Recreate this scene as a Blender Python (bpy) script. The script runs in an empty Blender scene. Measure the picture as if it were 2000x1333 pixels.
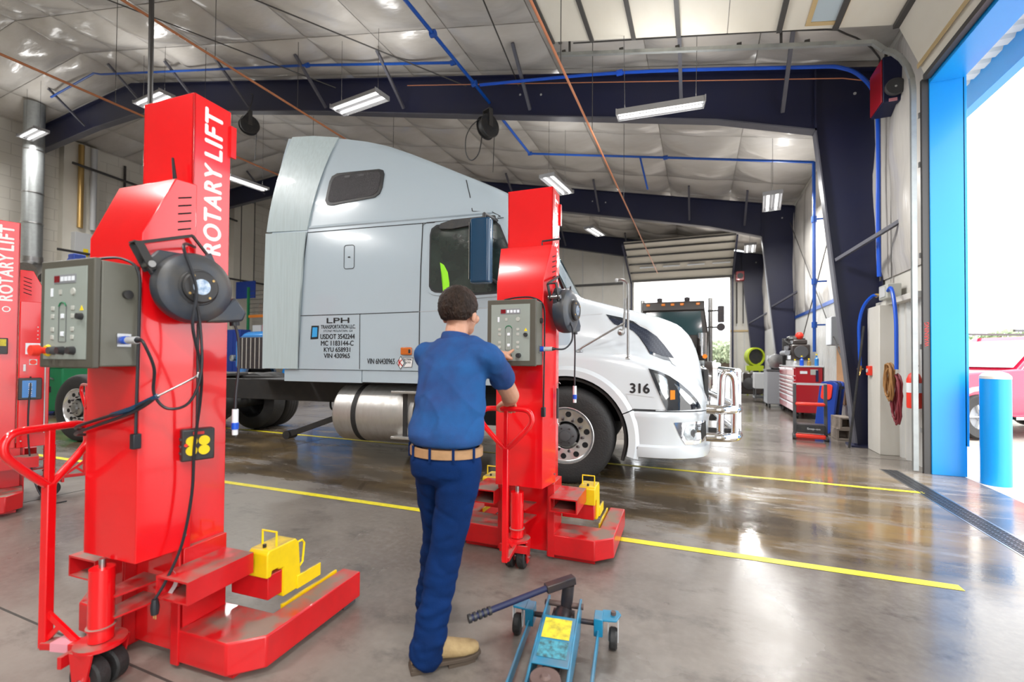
import bpy, bmesh, math, random
from mathutils import Vector, Matrix, noise
from mathutils.bvhtree import BVHTree
R = math.radians; PI = math.pi
SC = bpy.context.scene; COL = SC.collection
random.seed(4)

# ------------------------------------------------------------------ camera, sky, exposure
YAW, PIT, ROLL, CAMH = R(22.4), R(.9), .0075, 1.33
f0 = Vector((-math.sin(YAW), math.cos(YAW), 0)); r0 = Vector((math.cos(YAW), math.sin(YAW), 0)); zz = Vector((0, 0, 1))
fw = f0*math.cos(PIT)+zz*math.sin(PIT); up = zz*math.cos(PIT)-f0*math.sin(PIT)
cr = r0*math.cos(ROLL)+up*math.sin(ROLL); cu = up*math.cos(ROLL)-r0*math.sin(ROLL)
cd = bpy.data.cameras.new('camera'); cam = bpy.data.objects.new('camera', cd); COL.objects.link(cam)
cd.sensor_width = 36; cd.lens = 16.0; cd.shift_y = 19/2000; cd.clip_start = .05; cd.clip_end = 400
cd.dof.use_dof = True; cd.dof.focus_distance = 3.6; cd.dof.aperture_fstop = 1.6
m3 = Matrix((cr, cu, -fw)).transposed(); cam.matrix_world = Matrix.Translation((0, 0, CAMH)) @ m3.to_4x4()
SC.camera = cam
W = bpy.data.worlds.new('overcast_sky'); SC.world = W; W.use_nodes = True
bg = W.node_tree.nodes['Background']; bg.inputs[0].default_value = (.93, .965, 1, 1); bg.inputs[1].default_value = 5.5
sd = bpy.data.lights.new('sun', 'SUN'); sd.energy = 7.5; sd.angle = R(40); sd.color = (1, .97, .92)
so = bpy.data.objects.new('sun', sd); COL.objects.link(so); so.rotation_euler = (R(28), R(38), 0)
SC.view_settings.view_transform = 'Standard'; SC.view_settings.look = 'None'
SC.view_settings.exposure = -.42; SC.view_settings.gamma = 1; SC.view_settings.use_curve_mapping = False
LAMP_W = 250           # watts of each ceiling fixture

# ------------------------------------------------------------------ materials
MT = {}
def mat(name, col, rough=.5, metal=0, noise_amt=0, nscale=6, col2=None, bump=0, bscale=40, coat=0, emit=0, spec=.5, trans=0, alpha=1, dust=0, stretch=(1, 1, 1), rvar=0, detail=4):
    if name in MT: return MT[name]
    m = bpy.data.materials.new(name); m.use_nodes = True; MT[name] = m
    nt = m.node_tree; N = nt.nodes; L = nt.links; b = N['Principled BSDF']
    c = (*col, 1); b.inputs['Base Color'].default_value = c; b.inputs['Roughness'].default_value = rough
    b.inputs['Metallic'].default_value = metal; b.inputs['Coat Weight'].default_value = coat; b.inputs['Coat Roughness'].default_value = .06
    b.inputs['Specular IOR Level'].default_value = spec; b.inputs['Transmission Weight'].default_value = trans; b.inputs['Alpha'].default_value = alpha
    if emit: b.inputs['Emission Color'].default_value = c; b.inputs['Emission Strength'].default_value = emit
    if noise_amt or bump or dust or rvar:
        tc = N.new('ShaderNodeTexCoord'); mp = N.new('ShaderNodeMapping'); mp.inputs['Scale'].default_value = stretch
        L.new(tc.outputs['Object'], mp.inputs['Vector'])
        nz = N.new('ShaderNodeTexNoise'); nz.inputs['Scale'].default_value = nscale; nz.inputs['Detail'].default_value = detail; nz.inputs['Roughness'].default_value = .6
        L.new(mp.outputs[0], nz.inputs['Vector'])
        out = None
        if noise_amt:
            mx = N.new('ShaderNodeMix'); mx.data_type = 'RGBA'; rp = N.new('ShaderNodeMapRange')
            rp.inputs[1].default_value = .38; rp.inputs[2].default_value = .68; rp.inputs[4].default_value = noise_amt
            L.new(nz.outputs[0], rp.inputs[0]); L.new(rp.outputs[0], mx.inputs[0])
            mx.inputs[6].default_value = c; mx.inputs[7].default_value = (*(col2 or [x*.5 for x in col]), 1); out = mx.outputs[2]
        if rvar:
            rr = N.new('ShaderNodeMapRange'); rr.inputs[1].default_value = .35; rr.inputs[2].default_value = .7
            rr.inputs[3].default_value = rough; rr.inputs[4].default_value = rough+rvar; L.new(nz.outputs[0], rr.inputs[0]); L.new(rr.outputs[0], b.inputs['Roughness'])
        if dust:   # grey shop dust lying on upward faces
            g = N.new('ShaderNodeNewGeometry'); sx = N.new('ShaderNodeSeparateXYZ'); L.new(g.outputs['Normal'], sx.inputs[0])
            dn = N.new('ShaderNodeTexNoise'); dn.inputs['Scale'].default_value = 7; dn.inputs['Detail'].default_value = 6; L.new(tc.outputs['Object'], dn.inputs['Vector'])
            a = N.new('ShaderNodeMapRange'); a.inputs[1].default_value = .75; a.inputs[2].default_value = .95; L.new(sx.outputs[2], a.inputs[0])
            d2 = N.new('ShaderNodeMapRange'); d2.inputs[1].default_value = .36; d2.inputs[2].default_value = .6; d2.inputs[4].default_value = dust; L.new(dn.outputs[0], d2.inputs[0])
            mu = N.new('ShaderNodeMath'); mu.operation = 'MULTIPLY'; L.new(a.outputs[0], mu.inputs[0]); L.new(d2.outputs[0], mu.inputs[1])
            mx2 = N.new('ShaderNodeMix'); mx2.data_type = 'RGBA'; L.new(mu.outputs[0], mx2.inputs[0])
            if out: L.new(out, mx2.inputs[6])
            else: mx2.inputs[6].default_value = c
            mx2.inputs[7].default_value = (.23, .185, .15, 1); out = mx2.outputs[2]
            ra = N.new('ShaderNodeMapRange'); ra.inputs[3].default_value = rough; ra.inputs[4].default_value = .8; L.new(mu.outputs[0], ra.inputs[0]); L.new(ra.outputs[0], b.inputs['Roughness'])
            cw = N.new('ShaderNodeMapRange'); cw.inputs[3].default_value = coat; cw.inputs[4].default_value = 0; L.new(mu.outputs[0], cw.inputs[0]); L.new(cw.outputs[0], b.inputs['Coat Weight'])
        if out: L.new(out, b.inputs['Base Color'])
        if bump:
            bn = N.new('ShaderNodeTexNoise'); bn.inputs['Scale'].default_value = bscale; bn.inputs['Detail'].default_value = 3; L.new(mp.outputs[0], bn.inputs['Vector'])
            bp = N.new('ShaderNodeBump'); bp.inputs['Strength'].default_value = bump; bp.inputs['Distance'].default_value = .02
            L.new(bn.outputs[0], bp.inputs['Height']); L.new(bp.outputs[0], b.inputs['Normal'])
    return m
def M(n): return MT[n]
mat('red', (.78, .004, .008), .2, coat=.6, noise_amt=.3, nscale=3, col2=(.62, .002, .004))
mat('red_dusty', (.62, .008, .012), .3, coat=.3, dust=.95, noise_amt=.35, nscale=9, col2=(.4, .01, .012))
mat('white_print', (.85, .85, .85), .5)
mat('black_print', (.012, .012, .014), .5)
mat('red_print', (.5, .02, .02), .5)
mat('yellow', (.86, .62, .005), .38, dust=.8, noise_amt=.2, nscale=14, col2=(.55, .38, .02))
mat('yellow_clean', (.9, .68, .01), .4)
mat('black_plastic', (.022, .024, .028), .42, noise_amt=.5, nscale=12, col2=(.06, .05, .04))
mat('reel_blue', (.032, .042, .06), .4, noise_amt=.6, nscale=8, col2=(.10, .085, .06))
mat('rubber', (.016, .016, .017), .6, bump=.2, bscale=60, noise_amt=.3, nscale=9, col2=(.035, .033, .03))
mat('cable', (.013, .015, .02), .4)
mat('dark_void', (.004, .004, .005), .9)
mat('grey_box', (.125, .125, .10), .5, noise_amt=.4, nscale=5, col2=(.17, .165, .135))
mat('grey_door', (.085, .08, .062), .5)
mat('panel_face', (.30, .34, .31), .45, noise_amt=.3, nscale=9, col2=(.25, .275, .245))
mat('button', (.46, .47, .43), .4)
mat('chrome', (.82, .82, .83), .07, 1)
mat('steel', (.46, .46, .46), .3, 1, noise_amt=.3, nscale=20)
mat('galvanized', (.36, .38, .38), .4, .7, noise_amt=.4, nscale=10, col2=(.25, .26, .26))
mat('aluminium', (.62, .62, .61), .3, .9, noise_amt=.5, nscale=5, col2=(.40, .38, .35), stretch=(1, 4, 4), rvar=.15)
mat('tank', (.60, .59, .57), .34, .8, noise_amt=.6, nscale=4, col2=(.46, .43, .40), rvar=.2, stretch=(3, 1, 1))
mat('rim', (.72, .72, .73), .22, .8, noise_amt=.3, nscale=6, col2=(.5, .5, .5))
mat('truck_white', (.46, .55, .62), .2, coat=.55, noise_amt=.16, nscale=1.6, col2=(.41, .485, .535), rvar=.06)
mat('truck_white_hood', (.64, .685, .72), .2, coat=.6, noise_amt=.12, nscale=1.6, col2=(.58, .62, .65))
mat('fairing_white', (.50, .60, .63), .3, coat=.3, noise_amt=.5, nscale=5, col2=(.39, .47, .485), stretch=(9, 9, .35), rvar=.15)
mat('seam', (.03, .032, .036), .7)
mat('window_glass', (.018, .026, .026), .05, spec=.8, coat=.4, noise_amt=.5, nscale=3, col2=(.04, .07, .055), bump=.15, bscale=120)
mat('tinted_mesh', (.02, .018, .022), .3, noise_amt=.8, nscale=150, col2=(.09, .085, .095), bump=.5, bscale=180)
mat('frame_black', (.022, .022, .023), .6, noise_amt=.4, nscale=8, col2=(.045, .038, .032))
mat('mirror_blue', (.006, .055, .13), .2, coat=.5, noise_amt=.3, nscale=4, col2=(.005, .04, .09))
mat('amber', (.9, .25, .01), .2, coat=.5)
mat('amber_dull', (.62, .14, .01), .3, coat=.4)
mat('lens', (.55, .60, .63), .06, .75, noise_amt=.9, nscale=7, col2=(.05, .06, .07))
mat('lens_dark', (.012, .018, .028), .08, coat=.8, spec=.8)
mat('lime', (.35, .95, .02), .6)
mat('sticker_blue', (.05, .38, .8), .4)
mat('beam', (.012, .015, .052), .45, noise_amt=.4, nscale=1.2, col2=(.022, .022, .042))
mat('beam_edge', (.10, .10, .125), .45, noise_amt=.3, nscale=3)
mat('purlin', (.09, .085, .085), .5)
mat('insul', (.60, .575, .54), .24, spec=.8, noise_amt=.6, nscale=1.1, col2=(.45, .41, .36), bump=.9, bscale=2.6, stretch=(1, 2.2, 1))
mat('wall_white', (.66, .64, .59), .55, noise_amt=.5, nscale=.9, col2=(.54, .51, .44), bump=.1, bscale=5)
mat('liner', (.60, .60, .585), .35, .1, noise_amt=.35, nscale=2, col2=(.47, .46, .43))
mat('block', (.72, .69, .61), .6, noise_amt=.4, nscale=.7, col2=(.60, .56, .48))
mat('grout', (.48, .45, .40), .85)
mat('door_panel', (.70, .66, .575), .5, noise_amt=.35, nscale=2, col2=(.60, .55, .455), stretch=(1, .4, 1))
mat('tan_trim', (.52, .38, .19), .5)
mat('sky_glass', (.42, .5, .55), .12, spec=.7)
mat('door_blue', (.0, .27, .74), .35, coat=.2, noise_amt=.2, nscale=1, col2=(.01, .33, .8))
mat('soffit', (.72, .75, .74), .5)
mat('air_blue', (.004, .075, .40), .35)
mat('hose_blue', (.006, .09, .62), .35)
mat('orange_pipe', (.50, .185, .075), .5, noise_amt=.3, nscale=4)
mat('copper', (.62, .24, .12), .45, .2)
mat('conduit', (.055, .052, .05), .5)
mat('lamp_white', (.30, .30, .31), .5)
mat('tube_light', (1, .985, .96), .5, emit=4)
mat('line_yellow', (.84, .73, .012), .35, noise_amt=.35, nscale=18, col2=(.55, .45, .10), rvar=.2)
mat('apron', (.60, .57, .53), .55, noise_amt=.4, nscale=1.5, col2=(.48, .45, .41), bump=.1)
mat('gravel', (.42, .37, .33), .9, noise_amt=.9, nscale=9, col2=(.24, .205, .18), bump=.8, bscale=14)
mat('grate', (.05, .052, .058), .35, .5, noise_amt=.4, nscale=15)
mat('hazy_leaf_a', (.24, .31, .17), .8)  # distance haze is put into the pale leaf colour
mat('hazy_leaf_b', (.28, .33, .21), .8)  # second leaf green, also paled for haze
mat('bark', (.09, .065, .045), .9)
mat('suv_red', (.62, .012, .055), .16, coat=.8)
mat('skin', (.56, .29, .19), .5, noise_amt=.25, nscale=30, col2=(.44, .20, .125), bump=.1, bscale=150)
mat('hair', (.018, .010, .007), .6, spec=.25, bump=1, bscale=110, stretch=(1, 1, .35), noise_amt=.6, nscale=60, col2=(.05, .028, .017))
mat('shirt', (.018, .088, .26), .85, spec=.15, noise_amt=.75, nscale=4, col2=(.03, .035, .125), bump=.12, bscale=220)
mat('pants', (.003, .023, .105), .9, spec=.12, noise_amt=.6, nscale=5, col2=(.0025, .010, .042), bump=.15, bscale=240)
mat('leather', (.42, .24, .115), .55, noise_amt=.4, nscale=20)
mat('suede', (.40, .285, .135), .75, noise_amt=.6, nscale=18, col2=(.25, .165, .075), bump=.25, bscale=60)
mat('sole', (.07, .05, .035), .8)
mat('jack_teal', (.005, .20, .36), .35, coat=.2, noise_amt=.55, nscale=8, col2=(.01, .11, .19), dust=.35)
mat('jack_dark', (.035, .032, .04), .4, .4, noise_amt=.5, nscale=14, col2=(.09, .06, .045))
mat('rusty', (.16, .11, .10), .6, .4, noise_amt=.6, nscale=14, col2=(.09, .055, .04))
mat('label_yellow', (.78, .66, .03), .5, noise_amt=.85, nscale=26, col2=(.30, .24, .03))
mat('label_worn', (.06, .32, .42), .5, noise_amt=.95, nscale=45, col2=(.03, .05, .05))
mat('chest_red', (.42, .012, .022), .3, coat=.3)
mat('bright_red', (.85, .04, .02), .4)
mat('drawer_grey', (.62, .62, .64), .3, .5)
mat('dark_grey', (.07, .07, .075), .5)
mat('mid_grey', (.24, .25, .27), .5)
mat('light_grey', (.55, .56, .57), .45)
mat('deep_blue', (.006, .045, .33), .45)
mat('navy', (.008, .012, .055), .55)
mat('green', (.006, .20, .075), .4)
mat('hi_vis', (.40, .50, .01), .6)
mat('brick_tan', (.30, .25, .21), .8, noise_amt=.5, nscale=14)
mat('wood_tan', (.52, .29, .15), .6)
mat('maroon', (.21, .022, .035), .5)
mat('brown_hose', (.34, .17, .055), .6)
mat('brass', (.55, .36, .13), .4, .7)
mat('paper', (.78, .82, .87), .6)
mat('display_red', (.18, .002, .008), .2)
mat('pink', (.72, .30, .36), .5)
mat('tag_silver', (.55, .62, .70), .25, .6, noise_amt=.9, nscale=60, col2=(.16, .27, .42))
mat('truck_black', (.045, .035, .032), .3, coat=.3)
mat('windshield', (.01, .06, .075), .08, coat=.5, spec=.8)
mat('truck_blue', (.02, .20, .55), .25, coat=.4)
mat('crate_wood', (.46, .30, .16), .8)
mat('warn_orange', (.75, .22, .02), .5)

# ------------------------------------------------------------------ mesh builder
class B:
    def __init__(s): s.v = []; s.f = []
    def _add(s, vs, fs, T=None):
        n = len(s.v); s.v += [tuple(T @ Vector(v)) if T else tuple(v) for v in vs]; s.f += [tuple(i+n for i in f) for f in fs]; return s
    def box(s, x0, x1, y0, y1, z0, z1, T=None):
        return s._add([(x0, y0, z0), (x1, y0, z0), (x1, y1, z0), (x0, y1, z0), (x0, y0, z1), (x1, y0, z1), (x1, y1, z1), (x0, y1, z1)],
                      [(0, 3, 2, 1), (4, 5, 6, 7), (0, 1, 5, 4), (1, 2, 6, 5), (2, 3, 7, 6), (3, 0, 4, 7)], T)
    def cb(s, c, d, T=None): return s.box(c[0]-d[0]/2, c[0]+d[0]/2, c[1]-d[1]/2, c[1]+d[1]/2, c[2]-d[2]/2, c[2]+d[2]/2, T)
    def bar(s, a, b, w, h=None):     # rectangular bar between two points
        a, b = Vector(a), Vector(b); d = b-a; L = d.length; h = h or w
        q = d.to_track_quat('Y', 'Z').to_matrix().to_4x4(); T = Matrix.Translation(a) @ q
        return s.box(-w/2, w/2, 0, L, -h/2, h/2, T)
    def cyl(s, a, b, r, r2=None, n=16, cap=True):
        a, b = Vector(a), Vector(b); r2 = r if r2 is None else r2
        q = (b-a).to_track_quat('Z', 'Y').to_matrix(); vs = []
        for p, rr in ((a, r), (b, r2)):
            for i in range(n):
                t = 2*PI*i/n; vs.append(p + q @ Vector((rr*math.cos(t), rr*math.sin(t), 0)))
        fs = [(i, (i+1) % n, n+(i+1) % n, n+i) for i in range(n)]
        if cap: fs += [tuple(range(n-1, -1, -1)), tuple(range(n, 2*n))]
        return s._add(vs, fs)
    def tube(s, pts, r, n=8, closed=False, cap=True):
        P = [Vector(p) for p in pts]; K = len(P); rings = []; prev = None
        rad = r if isinstance(r, (list, tuple)) else [r]*K
        for i, p in enumerate(P):
            if closed: t = P[(i+1) % K]-P[i-1]
            else: t = P[min(i+1, K-1)]-P[max(i-1, 0)]
            t = t.normalized() if t.length > 1e-9 else Vector((0, 0, 1))
            if prev is None:
                a = Vector((0, 0, 1)) if abs(t.z) < .9 else Vector((1, 0, 0)); u = t.cross(a).normalized()
            else:
                u = prev-t*prev.dot(t); u = u.normalized() if u.length > 1e-6 else t.orthogonal().normalized()
            prev = u; w = t.cross(u)
            rings.append([p+(u*math.cos(2*PI*k/n)+w*math.sin(2*PI*k/n))*rad[i] for k in range(n)])
        vs = [v for rg in rings for v in rg]; fs = []
        for i in range(K if closed else K-1):
            j = (i+1) % K
            fs += [(i*n+k, i*n+(k+1) % n, j*n+(k+1) % n, j*n+k) for k in range(n)]
        if cap and not closed: fs += [tuple(range(n-1, -1, -1)), tuple(range((K-1)*n, K*n))]
        return s._add(vs, fs)
    def prism(s, poly, d0, d1, axis='y', T=None):   # polygon in the plane across axis, extruded d0..d1
        f = {'y': lambda p, d: (p[0], d, p[1]), 'z': lambda p, d: (p[0], p[1], d), 'x': lambda p, d: (d, p[0], p[1])}[axis]
        n = len(poly); vs = [f(p, d0) for p in poly]+[f(p, d1) for p in poly]
        return s._add(vs, [tuple(range(n)), tuple(range(2*n-1, n-1, -1))]+[(i, n+i, n+(i+1) % n, (i+1) % n) for i in range(n)], T)
    def lathe(s, prof, a, axis, n=32, closed=False):   # prof: (r, h) along axis from a
        a = Vector(a); q = Vector(axis).to_track_quat('Z', 'Y').to_matrix(); vs = []; m = len(prof)
        for (r, h) in prof:
            for i in range(n):
                t = 2*PI*i/n; vs.append(a+q @ Vector((r*math.cos(t), r*math.sin(t), h)))
        fs = []
        for j in range(m if closed else m-1):
            k = (j+1) % m; fs += [(j*n+i, j*n+(i+1) % n, k*n+(i+1) % n, k*n+i) for i in range(n)]
        if not closed: fs += [tuple(range(n-1, -1, -1)), tuple(range((m-1)*n, m*n))]
        return s._add(vs, fs)
    def ball(s, c, r, n=14, sc=(1, 1, 1), T=None):
        vs = []; fs = []; m = max(4, n//2)
        for j in range(1, m):
            p = PI*j/m
            for i in range(n):
                t = 2*PI*i/n; vs.append((c[0]+r*sc[0]*math.sin(p)*math.cos(t), c[1]+r*sc[1]*math.sin(p)*math.sin(t), c[2]+r*sc[2]*math.cos(p)))
        for j in range(m-2): fs += [(j*n+i, (j+1)*n+i, (j+1)*n+(i+1) % n, j*n+(i+1) % n) for i in range(n)]
        fs += [tuple(range(n)), tuple(range((m-2)*n+n-1, (m-2)*n-1, -1))]
        return s._add(vs, fs, T)
    def loft(s, secs, cap=True, closed=False):    # secs: list of equal-length point lists
        n = len(secs[0]); vs = [p for q in secs for p in q]; fs = []
        for i in range(len(secs)-1): fs += [(i*n+k, i*n+(k+1) % n, (i+1)*n+(k+1) % n, (i+1)*n+k) for k in range(n if closed else n-1)]
        if cap: fs += [tuple(range(n-1, -1, -1)), tuple(range((len(secs)-1)*n, len(secs)*n))]
        return s._add(vs, fs)
    def mesh(s, name, ang=32):
        me = bpy.data.meshes.new(name); me.from_pydata(s.v, [], s.f); me.validate(); me.update()
        bm = bmesh.new(); bm.from_mesh(me); bmesh.ops.recalc_face_normals(bm, faces=bm.faces); bm.to_mesh(me); bm.free()
        me.polygons.foreach_set('use_smooth', [True]*len(me.polygons)); me.set_sharp_from_angle(angle=R(ang))
        return me
    def obj(s, name, m, parent=None, bev=0, ang=32, loc=None, seg=2):
        me = s.mesh(name, ang); me.materials.append(M(m) if isinstance(m, str) else m)
        o = bpy.data.objects.new(name, me); COL.objects.link(o)
        if parent: o.parent = parent
        if loc: o.location = loc
        if bev:
            d = o.modifiers.new('bevel', 'BEVEL'); d.width = bev; d.segments = seg; d.limit_method = 'ANGLE'; d.angle_limit = R(40); d.harden_normals = False
        return o
def tag(o, label, cat, group=None, kind=None):
    o['label'] = label; o['category'] = cat
    if group: o['group'] = group
    if kind: o['kind'] = kind
    return o
def struct(o, label, cat): return tag(o, label, cat, None, 'structure')
def thing(name, label, cat, loc=(0, 0, 0), rz=0, group=None, kind=None):
    o = bpy.data.objects.new(name, None); COL.objects.link(o); o.empty_display_size = .1
    o.location = loc; o.rotation_euler = (0, 0, rz); return tag(o, label, cat, group, kind)
def copyobj(src, parent, loc=None, rot=None):
    c = src.copy(); COL.objects.link(c); c.parent = parent
    if loc is not None: c.location = loc
    if rot is not None: c.rotation_euler = rot
    return c
def copytree(o, parent=None):
    c = o.copy(); COL.objects.link(c); c.parent = parent
    for ch in list(o.children): copytree(ch, c)
    return c
def text_mesh(s, size, bold=0, sx=1, shear=0, extrude=.0, align='LEFT', space=1):
    cu_ = bpy.data.curves.new('txt', 'FONT'); cu_.body = s; cu_.size = size; cu_.offset = bold; cu_.extrude = extrude; cu_.align_x = align; cu_.shear = shear; cu_.space_character = space
    o = bpy.data.objects.new('txt', cu_); COL.objects.link(o)
    me = bpy.data.meshes.new_from_object(o.evaluated_get(bpy.context.evaluated_depsgraph_get()))
    bpy.data.objects.remove(o); bpy.data.curves.remove(cu_)
    if sx != 1:
        for v in me.vertices: v.co.x *= sx
    return me
def text(name, s, size, m, parent, T, **k):
    me = text_mesh(s, size, **k); me.materials.clear(); me.materials.append(M(m)); me.transform(T)
    o = bpy.data.objects.new(name, me); COL.objects.link(o); o.parent = parent; return o
def arc(cx, cy, r, a0, a1, n=8): return [(cx+r*math.cos(R(a0+(a1-a0)*i/n)), cy+r*math.sin(R(a0+(a1-a0)*i/n))) for i in range(n+1)]
def rrect(x0, x1, y0, y1, r, n=5):
    return arc(x1-r, y1-r, r, 0, 90, n)+arc(x0+r, y1-r, r, 90, 180, n)+arc(x0+r, y0+r, r, 180, 270, n)+arc(x1-r, y0+r, r, 270, 360, n)
def smooth_path(pts, n=6, closed=False):
    P = [Vector(p) for p in pts]; K = len(P); out = []
    for i in range(K if closed else K-1):
        if closed: a, b, c, d = P[i-1], P[i], P[(i+1) % K], P[(i+2) % K]
        else: a, b, c, d = P[max(i-1, 0)], P[i], P[i+1], P[min(i+2, K-1)]
        for j in range(n):
            t = j/n; out.append(.5*((2*b)+(c-a)*t+(2*a-5*b+4*c-d)*t*t+(3*b-a-3*c+d)*t**3))
    if not closed: out.append(P[-1])
    return out
# ------------------------------------------------------------------ the building
RIDGE, LEFT, RIGHT = -16.5, -22.5, 2.6
def zc(x): return 5.95+.212*(2.55-x) if x > RIDGE else 9.989-.066*(RIDGE-x)
def floor_material():
    m = bpy.data.materials.new('wet_concrete'); m.use_nodes = True; nt = m.node_tree; N = nt.nodes; L = nt.links; b = N['Principled BSDF']
    tc = N.new('ShaderNodeTexCoord'); o = tc.outputs['Object']
    def noise_(sc, det, st=(1, 1, 1), rough=.6):
        mp = N.new('ShaderNodeMapping'); mp.inputs['Scale'].default_value = st; L.new(o, mp.inputs[0])
        n = N.new('ShaderNodeTexNoise'); n.inputs['Scale'].default_value = sc; n.inputs['Detail'].default_value = det; n.inputs['Roughness'].default_value = rough; L.new(mp.outputs[0], n.inputs[0]); return n.outputs[0]
    def rng(x, a, b_, c=0, d=1, clamp=True):
        r = N.new('ShaderNodeMapRange'); r.interpolation_type = 'SMOOTHSTEP'
        for i, v in enumerate((a, b_, c, d)): r.inputs[i+1].default_value = v
        L.new(x, r.inputs[0]); return r.outputs[0]
    def mix(f, a, b_):
        x = N.new('ShaderNodeMix'); x.data_type = 'RGBA'; L.new(f, x.inputs[0])
        for i, v in ((6, a), (7, b_)):
            if isinstance(v, tuple): x.inputs[i].default_value = (*v, 1)
            else: L.new(v, x.inputs[i])
        return x.outputs[2]
    def mul(a, b_, op='MULTIPLY'):
        x = N.new('ShaderNodeMath'); x.operation = op; x.use_clamp = True
        for i, v in ((0, a), (1, b_)):
            if isinstance(v, (int, float)): x.inputs[i].default_value = v
            else: L.new(v, x.inputs[i])
        return x.outputs[0]
    sx = N.new('ShaderNodeSeparateXYZ'); L.new(o, sx.inputs[0])
    big = noise_(.55, 6); mid = noise_(2.2, 8, (1, 1.7, 1), .7); fine = noise_(22, 5)
    dry = mix(rng(big, .36, .64), (.135, .114, .099), (.225, .198, .172))
    dry = mix(rng(mid, .5, .72), dry, (.088, .074, .066)); dry = mix(rng(fine, .35, .75, 0, .35), dry, (.26, .235, .205))
    # washed bay between the two painted lines: standing water, brown silt
    band = mul(rng(sx.outputs[1], 3.3, 3.75), rng(sx.outputs[1], 7.4, 6.0))
    streak = noise_(1.15, 8, (.55, 2.0, 1), .68)
    wet = mul(band, rng(streak, .36, .5)); film = mul(mul(rng(sx.outputs[0], -.9, 1.3), rng(mid, .22, .42, .55, 1)), .7)
    gloss = mul(wet, film, 'MAXIMUM')
    silt = mix(rng(noise_(.8, 6, (.6, 1.6, 1)), .4, .62), (.06, .043, .025), (.19, .125, .05))
    col = mix(mul(wet, .8), dry, silt); L.new(col, b.inputs['Base Color'])
    rr = N.new('ShaderNodeMapRange'); L.new(gloss, rr.inputs[0]); rr.inputs[3].default_value = .34; rr.inputs[4].default_value = .115
    r2 = N.new('ShaderNodeMath'); r2.operation = 'ADD'; L.new(rr.outputs[0], r2.inputs[0]); L.new(rng(big, .3, .7, -.1, .1), r2.inputs[1]); L.new(r2.outputs[0], b.inputs['Roughness'])
    b.inputs['Specular IOR Level'].default_value = .55
    inv = N.new('ShaderNodeMapRange'); L.new(gloss, inv.inputs[0]); inv.inputs[3].default_value = .12; inv.inputs[4].default_value = .06
    bp = N.new('ShaderNodeBump'); bp.inputs['Distance'].default_value = .01; L.new(inv.outputs[0], bp.inputs['Strength']); L.new(noise_(14, 4), bp.inputs['Height']); L.new(bp.outputs[0], b.inputs['Normal'])
    MT['floor'] = m
floor_material()
fl = struct(B().box(LEFT-.3, 2.82, -8, 22.4, -.2, 0).obj('floor', 'floor'), 'wet brown-grey concrete workshop floor', 'floor')
mat('joint', (.05, .043, .038), .8)
for (x0, x1, y0, y1) in ((LEFT, 2.8, 7.62, 7.632), (-5.6, -5.588, -8, 22), (LEFT, 2.8, 1.2, 1.21), (-11.5, -11.488, -8, 22), (LEFT, 2.8, 14.5, 14.515)):
    B().box(x0, x1, y0, y1, 0, .0012).obj('floor_joint', 'joint', fl)
struct(B().box(2.82, 60, -30, 9.0, -.2, -.012).obj('apron', 'apron'), 'pale concrete apron outside the open bay door', 'pavement')
struct(B().box(-60, 90, 9.0, 110, -.25, -.02).obj('gravel_lot', 'gravel'), 'brown gravel lot beyond the concrete apron', 'ground')
# painted lines
def line(pts, w, label):
    a, b = pts; d = (Vector(b)-Vector(a)).normalized(); n = Vector((-d.y, d.x, 0)); n1 = 18; vs = []; fs = []; rnd = random.Random(int(w*1e4))
    for i in range(n1+1):
        p = Vector(a).lerp(Vector(b), i/n1); e = w/2*(1+.05*rnd.uniform(-1, 1)); vs += [p-n*e, p+n*e]
        if i: fs.append((2*i-2, 2*i, 2*i+1, 2*i-1))
    bl = B(); bl._add([(v.x, v.y, .0022) for v in vs]+[(v.x, v.y, 0) for v in vs], fs)
    tag(bl.obj('floor_line', 'line_yellow'), label, 'floor marking', 'painted bay lines')
line(((-9, 3.16, 0), (1.42, 3.49, 0)), .075, 'yellow painted floor line running past the man and the nearest lifts')
line(((-13, 5.72, 0), (2.09, 5.84, 0)), .07, 'yellow painted floor line passing under the white truck')
# trench drain
dr = thing('trench_drain', 'dark steel trench drain grate along the bay door sill', 'drain', (2.13, 0, 0))
B().box(-.095, -.078, 1.2, 6.9, -.05, .002).box(.078, .095, 1.2, 6.9, -.05, .002).obj('drain_edge', 'steel', dr)
B().box(-.078, .078, 1.2, 6.9, -.04, .0008).obj('drain_channel', 'dark_void', dr)
g = B()
for i in range(24): g.box(-.075, .075, i*.0395, i*.0395+.021, -.012, .004)
for x in (-.075, -.028, .02, .067): g.box(x, x+.01, 0, .94, -.012, .0046)
g0 = g.obj('grate', 'grate', dr); g0['kind'] = 'stuff'; g0.location = (0, 1.22, 0)
for i in range(1, 6): copyobj(g0, dr, (0, 1.22+.945*i, 0))

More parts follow.
